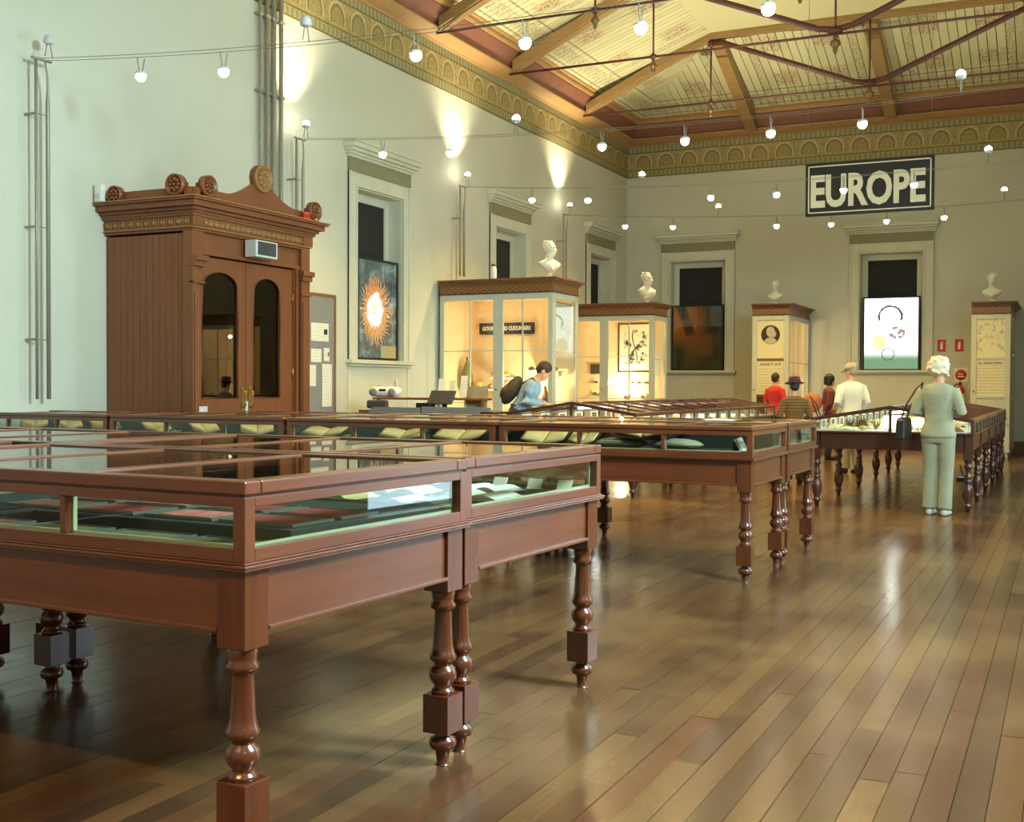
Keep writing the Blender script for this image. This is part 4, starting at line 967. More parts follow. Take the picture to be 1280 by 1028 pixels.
# C3, C4: narrow cabinets against the far wall with printed fronts
def front_panel_mat(kind):
    t = NT('printed_front_'+kind); v = t.xyz(t.objc()); p = t.objc(); base = sr(222, 214, 172)
    c = base
    if kind == 'portrait':
        yy = v[1]; zz = t.math('SUBTRACT', v[2], .50)
        r = t.math('SQRT', t.math('ADD', t.math('MULTIPLY', yy, yy), t.math('MULTIPLY', zz, zz)))
        c = t.mix(t.step(t.math('SUBTRACT', .20, r), 0, .006), c, sr(58, 44, 34))
        e = lambda cy, cz, sy, sz: t.step(t.math('SUBTRACT', 1.0, t.math('SQRT', t.math('ADD', t.math('POWER', t.math('DIVIDE', t.math('SUBTRACT', yy, cy), sy), 2.0), t.math('POWER', t.math('DIVIDE', t.math('SUBTRACT', zz, cz), sz), 2.0)))), .0, .05)
        head = t.math('MAXIMUM', t.math('MAXIMUM', e(0, .06, .09, .11), e(-.05, .01, .07, .07)), t.math('MULTIPLY', e(0, -.2, .15, .14), t.step(t.math('SUBTRACT', .19, r), 0, .01)))
        c = t.mix(t.math('MULTIPLY', head, t.math('ADD', .55, t.math('MULTIPLY', t.noise(p, 18, 2), .5))), c, sr(206, 198, 164))
    else:
        m_ = t.math('MULTIPLY', t.band(v[1], -.26, .26, .03), t.band(v[2], .12, .78, .04))
        c = t.mix(t.math('MULTIPLY', t.math('MULTIPLY', t.step(t.noise(p, 9, 4, .7), .56, .04), m_), .5), c, sr(120, 112, 84))
    rows = t.math('MULTIPLY', t.band(v[2], -.72, -.16, .01), t.band(v[1], -.27, .27, .01))
    ln = t.math('MULTIPLY', t.math('GREATER_THAN', t.math('SINE', t.math('MULTIPLY', v[2], 105.0)), .3), t.math('GREATER_THAN', t.noise(t.scale(p, (1, 28, 60)), 1.0, 1), .42))
    c = t.mix(t.math('MULTIPLY', t.math('MULTIPLY', ln, rows), .35), c, sr(120, 110, 80))
    t.set(c, .4); return t.m
def kiosk(label, x0, y0, y1, z1, kind, title):
    x1 = XE-.04; t = thing('display_cabinet', label, 'display cabinet', ((x0+x1)/2, (y0+y1)/2, 0)); K = Matrix.Translation((-(x0+x1)/2, -(y0+y1)/2, 0))
    before = set(bpy.data.objects); yc = (y0+y1)/2; zb = .62
    if kind == 'portrait':
        obj('base_cupboard', MB().box((x0+.03, y0+.03, .1), (x1, y1, zb)).box((x0+.06, y0+.06, 0), (x1-.02, y1, .1)).box((x0, y0, zb), (x1, y1, zb+.04)), M_['casepaint'], t, .005)
        obj('back_panel', B((x1-.04, y0+.05, zb+.04), (x1, y1, z1)), M_['peach'], t); obj('left_panel', B((x0+.05, y1-.04, zb+.04), (x1-.04, y1, z1)), M_['peach'], t)
        obj('ceiling_panel', B((x0+.06, y0+.05, z1-.03), (x1-.04, y1-.04, z1)), M_['peach'], t)
        glazed_face(t, 'y', y0, x0+.047, x1, zb+.04, z1, [x0+.55, x0+1.06, x0+1.58], [1.10, 1.88], post=.10)
        light('cabinet_light', 'POINT', (0, 0, 2.6), 16, (1, .82, .52), t, shadow_soft_size=.04); light('cabinet_light', 'POINT', (0, -.1, 1.3), 16, (1, .86, .6), t, shadow_soft_size=.04)
    else:
        obj('carcass', MB().box((x0+.03, y0, .1), (x1, y1, z1)).box((x0+.06, y0+.03, 0), (x1, y1-.03, .1)), M_['casepaint'], t, .005)
        for z in (1.15, 2.0): obj('door_knob', MB().ball((x0+.35, y0-.03, z), (.03, .03, .03), 8, 6), M_['lightgrey'], t)
    # front door with two printed panels
    obj('door_frame', frame_ring(-(y1-y0)/2, (y1-y0)/2, .66, z1, .10, 0, .045), M_['casepaint'], t, .005, Matrix.Translation((x0, yc, 0)) @ Matrix.Rotation(-pi/2, 4, 'Z'))
    obj('mid_rails', MB().box((x0+.004, y0+.1, 1.92), (x0+.04, y1-.1, 1.965)).box((x0+.004, y0+.1, 1.16), (x0+.04, y1-.1, 1.205)), M_['casegold' if kind == 'portrait' else 'casepaint'], t)
    obj('printed_panel', B((-.01, -(y1-y0)/2+.1, -.78), (.01, (y1-y0)/2-.1, z1-.1-1.965+.045)), front_panel_mat(kind), t, 0, Matrix.Translation((x0+.030, yc, 1.965)))
    tl = MB(); yy_ = yc+.22
    for w_ in title:
        for _ in range(w_): tl.box((x0+.016, yy_-.016, 1.825), (x0+.020, yy_-.004, random.choice((1.86, 1.87)))); yy_ -= .024
        yy_ -= .022
    q = obj('heading', tl, M_['greydark'], t); q['kind'] = 'stuff'
    obj('lower_panel', B((x0+.015, y0+.1, .76), (x0+.035, y1-.1, 1.16)), M_['dark'] if kind == 'portrait' else M_['casepaint'], t)
    obj('door_knob', MB().ball((x0-.015, y1-.05, 1.30), .018, 8, 6), M_['brass'], t)
    cabinet_top(t, x0, x1, y0, y1, z1, .12)
    for o in set(bpy.data.objects)-before:
        if o.parent == t and o.type != 'LIGHT': o.matrix_basis = K @ o.matrix_basis
    return t
C3 = dict(x0=24.5, y0=5.27, y1=6.04, z1=2.87); C4 = dict(x0=24.5, y0=1.0, y1=1.71, z1=2.80)
kiosk('narrow cabinet against the far wall with an oval portrait on its front', **C3, kind='portrait', title=(9, 2, 6))
kiosk('narrow cabinet at the right of the far wall with a pale drawing on its front', **C4, kind='drawing', title=(3, 7, 6))

# ------------------------------------------------------------------ plaster busts
def remesh(o, vox, smooth=3):
    r = o.modifiers.new('remesh', 'REMESH'); r.mode = 'VOXEL'; r.voxel_size = vox; r.use_smooth_shade = True
    if smooth: q = o.modifiers.new('smooth', 'SMOOTH'); q.iterations = smooth; q.factor = .5
    return o
def head_blobs(mb, c, s, face=1, hair=0, M=None):
    """head centred at c, height about 0.23*s, facing +x"""
    M = (M or Matrix.Identity(4)) @ Matrix.Translation(c) @ Matrix.Diagonal((s, s, s, 1))
    mb.ball((-.012, 0, .025), (.094, .076, .092), 16, 10, M)             # skull
    mb.ball((.025, 0, -.045), (.066, .058, .075), 14, 8, M)              # face and jaw
    mb.ball((.055, 0, -.098), (.028, .032, .020), 10, 6, M)              # chin
    mb.rings([[(.075+.0, -.009, .012), (.075, .009, .012), (.085, .005, .014), (.085, -.005, .014)], [(.080, -.016, -.036), (.080, .016, -.036), (.112, .010, -.036), (.112, -.010, -.036)]], True, False, M)  # nose
    for y in (-1, 1):
        mb.ball((-.005, y*.078, -.012), (.018, .010, .030), 8, 6, M)     # ears
        mb.ball((.080, y*.030, .022), (.014, .022, .008), 8, 5, M)       # brows
        mb.ball((.074, y*.038, -.030), (.014, .018, .018), 8, 5, M)      # cheeks
    mb.ball((.088, 0, -.062), (.010, .024, .007), 8, 5, M)               # lips
    mb.ball((.086, 0, -.075), (.009, .020, .007), 8, 5, M)
def bust(label, loc, rz, s, drape, hy=0):
    t = thing('plaster_bust', label, 'bust', loc, rz, 'plaster busts on the cabinets')
    obj('socle', MB().lathe([(.10, 0), (.10, .018), (.085, .025), (.055, .04), (.05, .055), (.062, .075), (.075, .085), (.075, .09)], 20, Matrix.Diagonal((s, s, s, 1))), M_['plaster'], t)
    mb = MB(); M = Matrix.Diagonal((s, s, s, 1))
    E = lambda cx, rx, ry, z, n=20: [(cx+rx*cos(2*pi*k/n), ry*sin(2*pi*k/n), z) for k in range(n)]
    if drape: mb.rings([E(0, .06, .075, .085), E(.02, .10, .13, .12), E(.03, .13, .19, .19), E(.02, .13, .225, .26), E(0, .115, .215, .31), E(-.005, .075, .12, .35), E(0, .072, .076, .38), E(.01, .068, .070, .46)], True, True, M)
    else: mb.rings([E(.02, .05, .06, .085), E(.04, .075, .10, .12), E(.04, .105, .17, .18), E(.02, .115, .225, .24), E(.0, .105, .215, .285), E(-.005, .07, .11, .325), E(0, .070, .074, .36), E(.01, .068, .068, .45)], True, True, M)
    if drape:
        for k in range(5): mb.tube([(.02+.02*k, .21-.01*k, .30-.02*k), (.145, .08-.04*k, .26-.035*k), (.145, -.10-.02*k, .19-.025*k)], .017, 6, M)
        for k in range(3): mb.tube([(-.05, .14, .34-.04*k), (-.06, .22, .24-.04*k)], .018, 6, M)
    else:
        mb.tube([(.05, .12, .32), (.13, .04, .20), (.14, -.02, .13)], .018, 6, M); mb.tube([(.05, -.12, .32), (.13, -.04, .20), (.14, .02, .13)], .018, 6, M)
    HR = M @ Matrix.Translation((.02, 0, 0)) @ Matrix.Rotation(rad(hy), 4, 'Z') @ Matrix.Translation((-.02, 0, 0)); head_blobs(mb, (.02, 0, .54), 1.22, M=HR)
    for k in range(18):
        a = pi*.32+2*pi*.68*k/17; mb.ball((.0+.104*cos(a), .096*sin(a), .585+.022*sin(k*2.1)), .027, 7, 5, HR)
    for k in range(9): mb.ball((-.02+.065*cos(k*.8), .065*sin(k*.8), .655), .03, 7, 5, HR)
    remesh(obj('figure', mb, M_['plaster'], t), .011*s, 1)
bust('white bust in profile on the near corner of the larger lit cabinet', (17.48, 7.66, 3.127), rad(-128), .88, False, 58)
bust('white draped bust on the second lit cabinet before the far window', (21.95, 7.52, 2.997), rad(-125), .90, True, 40)
bust('white bust facing the room on the narrow cabinet with the portrait', (24.95, 5.66, 3.117), rad(172), .76, False)
bust('white bust on the narrow cabinet at the far right', (24.9, 1.36, 3.047), rad(176), .86, False)
t = thing('motion_sensor', 'small white sensor standing on the left end of the larger cabinet top', 'sensor', (17.36, 8.62, 3.127))
obj('housing', MB().lathe([(.05, 0), (.055, .03), (.055, .16), (.045, .20), (.03, .215)], 14), M_['white'], t); obj('cap', MB().lathe([(.035, .215), (.035, .25), (.03, .26)], 12), M_['casegold'], t)

# ------------------------------------------------------------------ fire point on the far wall
def pict(mb, x, w, h):
    mb.box((x-.002, -w*.35, -h*.62), (x, w*.35, h*.35)).box((x-.002, -w*.15, h*.35), (x, w*.15, h*.55)).box((x-.002, -w*.55, h*.48), (x, 0, h*.6))
for y, lab in ((2.457, 'left of two small red fire signs on the far wall'), (2.10, 'right of two small red fire signs, above the extinguisher')):
    t = thing('fire_sign', lab, 'sign', (XE-.012, y, 2.272)); obj('plate', B((0, -.085, -.13), (.008, .085, .13)), M_['redp'], t)
    mb = MB(); pict(mb, 0, .07, .14); obj('pictogram', mb, M_['white'], t)
t = thing('fire_sign', 'round red fire sign on a white square above the extinguisher', 'sign', (XE-.012, 2.06, 1.64)); obj('plate', B((0, -.13, -.15), (.008, .13, .15)), M_['white'], t)
obj('disc', MB().lathe([(.115, 0), (.115, .006), (.001, .006)], 24, Matrix.Rotation(-pi/2, 4, 'Y')), M_['redp'], t)
mb = MB(); mb.box((-.009, -.07, -.05), (-.006, .07, -.03)).box((-.009, -.05, .0), (-.006, .05, .02)); obj('lettering_bars', mb, M_['white'], t)
t = thing('fire_extinguisher', 'red fire extinguisher with a white label hung on the far wall', 'fire extinguisher', (XE-.12, 2.06, .82))
obj('cylinder', MB().lathe([(.06, 0), (.085, .01), (.09, .04), (.09, .48), (.075, .54), (.04, .58), (.03, .60)], 20), M_['redp'], t)
obj('label', MB().lathe([(.0915, .16), (.0915, .42)], 20, cap=False), M_['cream'], t)
obj('valve', MB().lathe([(.025, .60), (.03, .63), (.025, .65)], 12).box((-.05, -.012, .645), (.03, .012, .66)).box((-.06, -.010, .675), (.03, .010, .688)), M_['black'], t)
obj('hose', MB().tube([(0, .02, .63), (-.02, .10, .60), (-.03, .15, .50), (-.02, .16, .36)], .012, 8), M_['black'], t)
obj('bracket', B((.085, -.03, .3), (.106, .03, .4)), M_['steel'], t)
t = thing('floor_box', 'small dark floor box with a white lid under the case by the woman', 'floor box', (18.3, 1.36, 0))
obj('base', B((-.10, -.09, 0.004), (.10, .09, .04)), M_['black'], t, .006); obj('lid', B((-.08, -.07, .04), (.08, .07, .055)), M_['white'], t, .004); obj('cable', MB().tube([(0, 0, .05), (.02, .03, .14), (.04, .05, .22)], .010, 6), M_['black'], t)

# ------------------------------------------------------------------ information desk between the book tables and the wall
dk = thing('information_desk', 'low grey information desk behind the long row of book tables', 'desk', (13.5, 7.8, 0))
obj('desk_top', MB().box((.1, -.78, .98), (.75, 1.02, 1.02)), M_['casegold'], dk, .004)
for y in (-.76, .96): obj('side_panel', B((.12, y, 0), (.73, y+.04, .98)), M_['grey'], dk)
obj('back_panel', B((.70, -.72, .1), (.73, .96, .98)), M_['grey'], dk)
obj('front_screen', B((-.05, -1.08, .1), (-.01, -.06, 1.075)), M_['grey'], dk, .004)
obj('front_screen', MB().prism([(-.06+.02, .1), (.78, .1), (.78, .98), (.70, 1.065), (-.02+.0, 1.065)], 0, -.05, -.01), M_['grey'], dk)
obj('raised_shelf', MB().box((.45, -.7, 1.16), (.78, 1.02, 1.19)).box((.5, -.7, 1.02), (.54, -.66, 1.16)).box((.5, .94, 1.02), (.54, .98, 1.16)), M_['casegold'], dk, .004)
t = thing('portable_radio', 'white rounded portable radio on the information desk', 'radio', (14.1, 8.70, 1.193), rad(8))
obj('body', remesh and MB().rings([[(.10*cos(a)*k, y, .075+.075*sin(a)*k) for a in [2*pi*i/16 for i in range(16)]] for y, k in ((-.23, .55), (-.20, .85), (-.12, 1), (.12, 1), (.20, .85), (.23, .55))]), M_['white'], t)
obj('handle', MB().tube([(0, -.13, .13), (0, -.12, .165), (0, .12, .165), (0, .13, .13)], .010, 8), M_['lightgrey'], t)
for y in (-.14, .14): obj('speaker_cone', MB().lathe([(.055, 0), (.055, .008), (.02, .008)], 16, Matrix.Translation((-.096, y, .07)) @ Matrix.Rotation(-pi/2, 4, 'Y')), M_['grey'], t)
obj('display', B((-.104, -.05, .085), (-.098, .05, .115)), M_['black'], t)
t = thing('computer_speaker', 'dark rounded monitor back beside the radio on the desk', 'monitor', (13.9, 8.70, 1.024), rad(10)); obj('screen', MB().box((-.04, -.16, .01), (.04, .16, .13)), M_['greydark'], t, .03); obj('foot', B((-.06, -.06, 0), (.06, .06, .012)), M_['greydark'], t)
t = thing('computer_screen', 'black slanted screen on the information desk', 'monitor', (13.75, 7.58, 1.024), rad(-8))
obj('stand', MB().box((-.05, -.08, 0), (.12, .08, .02)).box((.03, -.03, .02), (.06, .03, .1)), M_['black'], t)
obj('screen', MB().prism([(-.10, .09), (-.06, .08), (.05, .26), (.01, .27)], 1, -.20, .20), M_['greydark'], t, .006); obj('tray', B((-.18, .10, .005), (-.03, .32, .10)), M_['black'], t, .006)
t = thing('paper_pile', 'pinkish loose papers lying on the information desk', 'paper', (13.66, 7.26, 1.026), rad(4)); 
for k in range(4): obj('sheet', MB().box((-.05, -.16, .008*k), (.12, .16, .008*k+.003)), plain('pink_paper', sr(230, 176, 150), .8) if k == 3 else M_['page'], t, 0, Matrix.Rotation(rad(8*k-10), 4, 'Z') @ Matrix.Rotation(rad(3), 4, 'X') @ Matrix.Translation((0, 0, .010)))
for i, (y, h, lab) in enumerate(((7.62, .24, 'tall white leaflet standing on the desk, left of the grey folder'), (7.44, .30, 'narrow leaflet holder in the middle of the desk'), (7.78, .26, 'thin leaflet leaning at the left of the desk holders'))):
    t = thing('leaflet_holder', lab, 'leaflet', (14.06, y, 1.193), rad(6*i-8)); obj('leaflet', MB().prism([(-.01, .0), (.0, 0), (.05, h), (.04, h)], 1, -.05, .05), M_['page'], t); obj('stand', B((0, -.05, 0), (.07, .05, .008)), M_['black'], t)
t = thing('folder', 'grey brown folder standing on the desk in front of the larger cabinet', 'folder', (14.13, 7.27, 1.026), rad(0)); obj('cover', MB().prism([(-.02, 0), (.02, 0), (.07, .33), (.03, .33)], 1, -.15, .15), plain('folder_card', sr(150, 138, 108), .7), t); obj('spine', MB().prism([(-.025, 0), (.025, 0), (.075, .33), (.025, .33)], 1, .15, .18), M_['cream'], t)
dk2 = thing('side_table', 'small dark table joining the information desk beside the lit case', 'table', (13.3, 6.56, 0)); 
for x in (-.2, .2):
    for y in (-.08, .08): obj('leg', B((x-.015, y-.015, 0), (x+.015, y+.015, 1.0)), M_['dark'], dk2)
obj('table_top', B((-.25, -.10, 1.0), (.25, .10, 1.03)), M_['dark'], dk2, .004)
t = thing('wall_switch', 'white light switch on the wall panel under the flower picture', 'switch', (15.95, YL-.03, 1.40)); obj('plate', B((-.035, 0, -.06), (.035, .006, .06)), M_['white'], t); obj('rocker', B((-.012, -.004, -.02), (.012, 0, .02)), M_['cream'], t)

# ------------------------------------------------------------------ what lies in the flat cases
def on_table(T, dx, dy, z, rz=0):
    v = Matrix.Rotation(T[1], 4, 'Z') @ Vector((dx, dy, 0)); return (T[0][0]+v.x, T[0][1]+v.y, z), T[1]+rz
def textile_mat(nm, c1, c2):
    t = NT(nm); n = t.noise(t.objc(), 14, 4, .6); t.set(t.ramp(n, [(.35, sr(*c1)), (.65, sr(*c2))]), .9); return t.m
TX = [textile_mat('red_specimen', (104, 24, 24), (146, 42, 36)), textile_mat('rust_specimen', (92, 48, 32), (120, 72, 48)), textile_mat('olive_specimen', (82, 80, 40), (112, 102, 58)), textile_mat('rose_specimen', (150, 70, 66), (188, 112, 100))]
mount = plain('grey_green_mount', sr(78, 80, 64), .85, .05)
def framed_card(label, T, dx, dy, z, w, h, m, rz=0, cat='card'):
    loc, r = on_table(T, dx, dy, z, rz); t = thing('framed_card', label, cat, loc, r, 'framed cards in the nearest case')
    obj('mount', B((-h/2, -w/2, 0), (h/2, w/2, .006)), mount, t, .002); obj('specimen', B((-h*.38, -w*.40, .006), (h*.38, w*.40, .008)), m, t)
    obj('frame', MB().box((-h/2-.006, -w/2-.006, 0), (-h/2, w/2+.006, .009)).box((h/2, -w/2-.006, 0), (h/2+.006, w/2+.006, .009)).box((-h/2, -w/2-.006, 0), (h/2, -w/2, .009)).box((-h/2, w/2, 0), (h/2, w/2+.006, .009)), mount, t)
loc, r = on_table(T1, .16, -.30, .884); t = thing('display_step', 'dark green cloth covered step inside the nearest display table', 'plinth', loc, r)
obj('block', B((-.46, -.70, .001), (.36, .42, .040)), M_['baize'], t, .006)
loc, r = on_table(T1, .10, .74, .884); t = thing('display_step', 'taller green step at the left inside the nearest display table', 'plinth', loc, r)
obj('block', B((-.40, -.24, .001), (.36, .28, .06)), M_['baize'], t, .006); obj('cloth', B((-.38, -.22, .06), (.34, .26, .064)), plain('lime_cloth', sr(148, 160, 92), .9), t)
k = 0
FR = [(-.43, -.86, 0), (-.43, -.52, 2), (-.43, -.17, 2), (-.43, .20, 1), (-.43, .55, 1)]
for i, (dx, dy, mi) in enumerate(FR): framed_card(f'{["olive", "dull olive", "third olive", "rust", "rose brown"][i]} framed card in the nearest case, front row, {ORD[i]} from right', T1, dx, dy, .886, .29, .17, TX[[2, 2, 2, 1, 3][i]])
n_ = 0
for rI, dx in enumerate((-.16, .08)):
    for cI, dy in enumerate((-.80, -.48, -.14, .20)):
        framed_card(f'red framed card on the step of the nearest case, {["front", "back"][rI]} row, {ORD[cI]} from right', T1, dx, dy-.03, .926, .28, .19, TX[(0, 3, 0, 1, 0, 0, 3, 1)[n_]]); n_ += 1
for i, (dx, dy, rz) in enumerate(((-.2, .70, .2), (.1, .86, -.3))):
    loc, r = on_table(T1, dx, dy, .950, rz); t = thing('specimen_scrap', ['cream fragment on the lime cloth in the nearest case', 'second cream fragment behind on the lime cloth in the nearest case'][i], 'specimen', loc, r); obj('scrap', MB().prism([(-.1, -.06), (.02, -.09), (.12, -.02), (.08, .06), (-.05, .08)], 2, 0, .012), M_['leaf'], t, .004)
# second case: open pages and small labels
for i, (dx, dy, rz, w, h) in enumerate(((-.36, -.72, .12, .30, .22), (-.30, -.28, -.06, .28, .20), (-.05, -.80, .05, .36, .24), (.02, -.38, .10, .30, .22), (.27, -.66, -.1, .30, .20), (.05, .10, .1, .3, .22), (-.3, .2, 0, .3, .2))):
    loc, r = on_table(T2, dx, dy, .886, rz); t = thing('open_booklet', f'open pale booklet lying in the second case, {ORD[i]} from its front right corner', 'booklet', loc, r, 'booklets in the second case')
    for s in (-1, 1):
        R = []
        for k in range(7):
            u = k/6; y = s*(u*w/2); z = .016*sin(pi*min(1, u*1.15))*1.2+.008
            R.append([(-h/2, y, 0.001), (h/2, y, 0.001), (h/2, y, z), (-h/2, y, z)])
        obj('page_block', MB().rings(R, True, False), M_['leaf' if i % 2 else 'page'], t)
    obj('cover', B((-h/2-.006, -w/2-.008, 0), (h/2+.006, w/2+.008, .003)), M_['leather'], t)
for i, dy in enumerate((-.95, -.80, -.62, -.42, -.25)):
    loc, r = on_table(T2, .46, dy, .886, 0); t = thing('label_card', f'small cream label standing at the back of the second case, {ORD[i]} from its right end', 'label', loc, r, 'labels in the second case'); obj('card', MB().prism([(0, 0), (.004, 0), (.03, .045), (.026, .045)], 1, -.035, .035), M_['cream'], t); obj('foot', B((-.01, -.035, 0), (.03, .035, .003)), M_['cream'], t)
# book tables: open books on cradles, a fat book on cushions, a dark backing cloth
def open_book(label, y, w, h, tilt, rz=0, x=8.22, zb=.887, fat=.02):
    t = thing('open_book', label, 'book', (x, y, zb), rz, 'open books in the long row of cases')
    cr = MB().prism([(-.14, 0), (.14, 0), (.14, .012+.09*tilt*.5)], 1, -w*.30, w*.30); obj('cradle', cr, M_['black'], t)
    M = Matrix.Translation((0, 0, .052*tilt+.012)) @ Matrix.Rotation(-rad(24)*tilt, 4, 'Y')
    for s in (-1, 1):
        R = []
        for k in range(8):
            u = k/7; yy = s*u*w/2; z = fat*sin(pi*min(1, .15+u*.85))+.04*u*u; 
            R.append([(-h/2, yy, z*.3+.03*u*u), (h/2, yy, z*.3+.03*u*u), (h/2, yy, z+.012), (-h/2, yy, z+.012)])
        obj('page_block', MB().rings(R, True, True), M_['leaf'], t, 0, M)
        R = []
        for k in range(5):
            u = k/4; yy = s*u*(w/2+.008); z = .03*u*u-.006; R.append([(-h/2-.006, yy, z), (h/2+.006, yy, z), (h/2+.006, yy, z+.005), (-h/2-.006, yy, z+.005)])
        obj('cover', MB().rings(R, True, False), M_['leather'], t, 0, M)
BK = [(9.05, .24, .18, .9, .8, 'far left pale book in the long row of cases'), (8.62, .25, .2, 1.0, .95, 'book seen below the left edge of the brown porch'), (8.15, .26, .2, 1.0, 1.0, 'second book from the left under the brown porch planks'), (7.54, .24, .20, 1.05, 1.1, 'book standing steeply under the porch corner'),
      (6.98, .24, .20, 1.05, 1.05, 'steep open book under the left porch door'), (6.38, .28, .20, .9, .7, 'flat open book under the right porch door'), (5.66, .36, .20, .7, .15, 'wide flat book under the notice board'), (4.90, .34, .19, .7, .25, 'steep open book with marked pages under the radio'),
      (4.36, .40, .22, .8, .1, 'wide open book under the desk screens'), (3.62, .34, .22, .9, .1, 'open book under the man in blue'), (3.30, .2, .2, .8, .1, 'smaller open book right of the one under the man in blue')]
for y, w, h, tl, rz, lab in BK: open_book(lab, y, w, h, tl, rz)
for y, lab in ((3.01, 'left sage cushion under the big old book in the long row of cases'), (2.58, 'right sage cushion under the big old book in the long row of cases')):
    t = thing('cushion', lab, 'cushion', (8.22, y, .885), 0, 'cushions under the big book'); mb = MB().ball((0, 0, .045), (.15, .20, .045), 16, 8); obj('pad', mb, M_['cushion'], t); obj('piping', MB().tube([(.15*cos(a), .20*sin(a), .045) for a in [2*pi*k/24 for k in range(25)]], .004, 5), M_['cushion'], t)
open_book('big old book lying open on sage cushions in the long row of cases', 2.80, .46, .24, .2, 0, 8.20, .968, .03)
t = thing('leaning_page', 'tilted printed page at the right end of the long row of cases', 'page', (8.25, 2.09, .886), rad(8)); obj('sheet', MB().prism([(-.0, .0), (.01, 0), (.01, .11), (0, .11)], 0, -.18, .18) .__class__().box((-.16, -.02, 0), (.16, .0, .105), Matrix.Rotation(rad(-28), 4, 'X')), M_['page'], t); obj('rest', MB().prism([(-.02, 0), (.06, 0), (.06, .09)], 0, -.12, .12), M_['black'], t)
for i in range(4):
    loc, r = FRONT[i]; t = thing('backing_cloth', f'dark green backing cloth of the front book table, {ORD2[i]}', 'cloth', loc, r); obj('cloth', B((.36, -.90, .885), (.37, .90, 1.03)), M_['baize'], t)
# white bundles in the back book tables' right end
for i, (x, y) in enumerate(((9.25, 2.1), (9.5, 2.16), (9.7, 2.08))):
    t = thing('standing_card', f'grey standing card at the right end of the back book table, {ORD[i]} from the front', 'card', (x, y, .886), rad(12*i)); obj('card', MB().prism([(-.02, 0), (.02, 0), (.05, .10), (.03, .10)], 1, -.06, .06), M_['cushion'], t); obj('foot', B((-.02, -.06, 0), (.07, .06, .004)), M_['cream'], t)
t = thing('loose_paper', 'white papers lying on top of the right end of the book tables', 'paper', (9.25, 2.55, 1.082), rad(20)); 
for k in range(2): obj('sheet', B((-.15, -.11, .002+.004*k), (.15, .11, .004+.004*k)), M_['white'], t, 0, Matrix.Rotation(rad(10*k), 4, 'Z'))

# specimens in the gable cases
SM = {'cream': plain('shell_cream', sr(226, 214, 180), .5, .1, 30), 'brown': plain('specimen_brown', sr(118, 82, 50), .6, .2, 30), 'grey': plain('specimen_grey', sr(120, 118, 108), .6, .2, 30), 'ochre': plain('specimen_ochre', sr(196, 164, 84), .6, .15, 30), 'olive': plain('specimen_olive', sr(92, 92, 56), .7, .2, 30)}
def specimen(kind, colour, loc, rz, s, label, grp):
    t = thing({'shell': 'spiral_shell', 'scallop': 'scallop_shell', 'coral': 'branching_coral', 'stone': 'mineral_stone', 'leaf': 'dried_frond'}[kind], label, 'specimen', loc, rz, grp); m = SM[colour]
    if kind == 'shell':
        P = [(-.10+.02*0, .004)]; mb = MB(); M = Matrix.Translation((0, 0, .035*s)) @ Matrix.Rotation(pi/2, 4, 'Y') @ Matrix.Diagonal((s, s, s, 1))
        mb.lathe([(.006, -.09), (.02, -.06), (.034, -.02), (.036, .0), (.030, .012), (.032, .02), (.022, .032), (.024, .04), (.014, .05), (.015, .056), (.004, .075)], 14, M); obj('body', mb, m, t); obj('lip', MB().ball((.05*s, .012*s, .022*s), (.04*s, .016*s, .014*s), 10, 6), SM['cream'], t)
    elif kind == 'scallop':
        n = 24; top = [(.08*s*cos(a)*(1+.05*cos(12*a)), .085*s*sin(a)*(1+.05*cos(12*a))) for a in [2*pi*k/n for k in range(n)]]
        R = [[(x*q, y*q, (.006+.034*(1-q*q))*s) for x, y in top] for q in (1, .8, .5, .2)]; R = [[(x, y, .002) for x, y in top]]+R; obj('valve', MB().rings(R), m, t); obj('hinge', B((-.10*s, -.03*s, .001), (-.07*s, .03*s, .014*s)), m, t)
    elif kind == 'coral':
        mb = MB()
        for k in range(9):
            a = k*2.4; r = .05*s; mb.tube([(0, 0, .004), (r*.4*cos(a), r*.4*sin(a), .04*s), (r*cos(a+.3), r*sin(a+.3), (.07+.03*(k % 3))*s), (r*1.3*cos(a+.1), r*1.3*sin(a+.1), (.10+.03*(k % 2))*s)], [.012*s, .010*s, .007*s, .003*s], 6)
        obj('branches', mb, m, t); obj('base', MB().ball((0, 0, .012*s), (.035*s, .03*s, .012*s), 10, 6), SM['grey'], t)
    elif kind == 'stone':
        mb = MB().ball((0, 0, .028*s), (.06*s, .045*s, .028*s), 7, 5); obj('stone', mb, m, t); obj('label', B((.07*s, -.03, 0), (.075*s+.03, .03, .003)), M_['white'], t)
    else:
        mb = MB()
        for k in range(13):
            a = rad(-70+140*k/12); L_ = .20*s*(1-.25*abs(k-6)/6); p = [(0, 0, .01), (L_*.5*sin(a), .01, .01+L_*.5*cos(a)), (L_*sin(a), .03, .01+L_*cos(a)*.86)]; mb.tube(p, [.003*s, .010*s, .002*s], 5)
        obj('fronds', mb, m, t); obj('mount', MB().box((-.03*s, -.015, 0), (.03*s, .03, .02)), M_['white'], t)
kinds = ['shell', 'scallop', 'stone', 'coral', 'scallop', 'shell', 'stone']; cols = ['cream', 'ochre', 'grey', 'cream', 'brown', 'cream', 'olive', 'cream', 'ochre']
NAMES = {'shell': 'spiral shell', 'scallop': 'scallop shell', 'coral': 'branching coral', 'stone': 'rounded mineral stone'}
rs = random.Random(3)
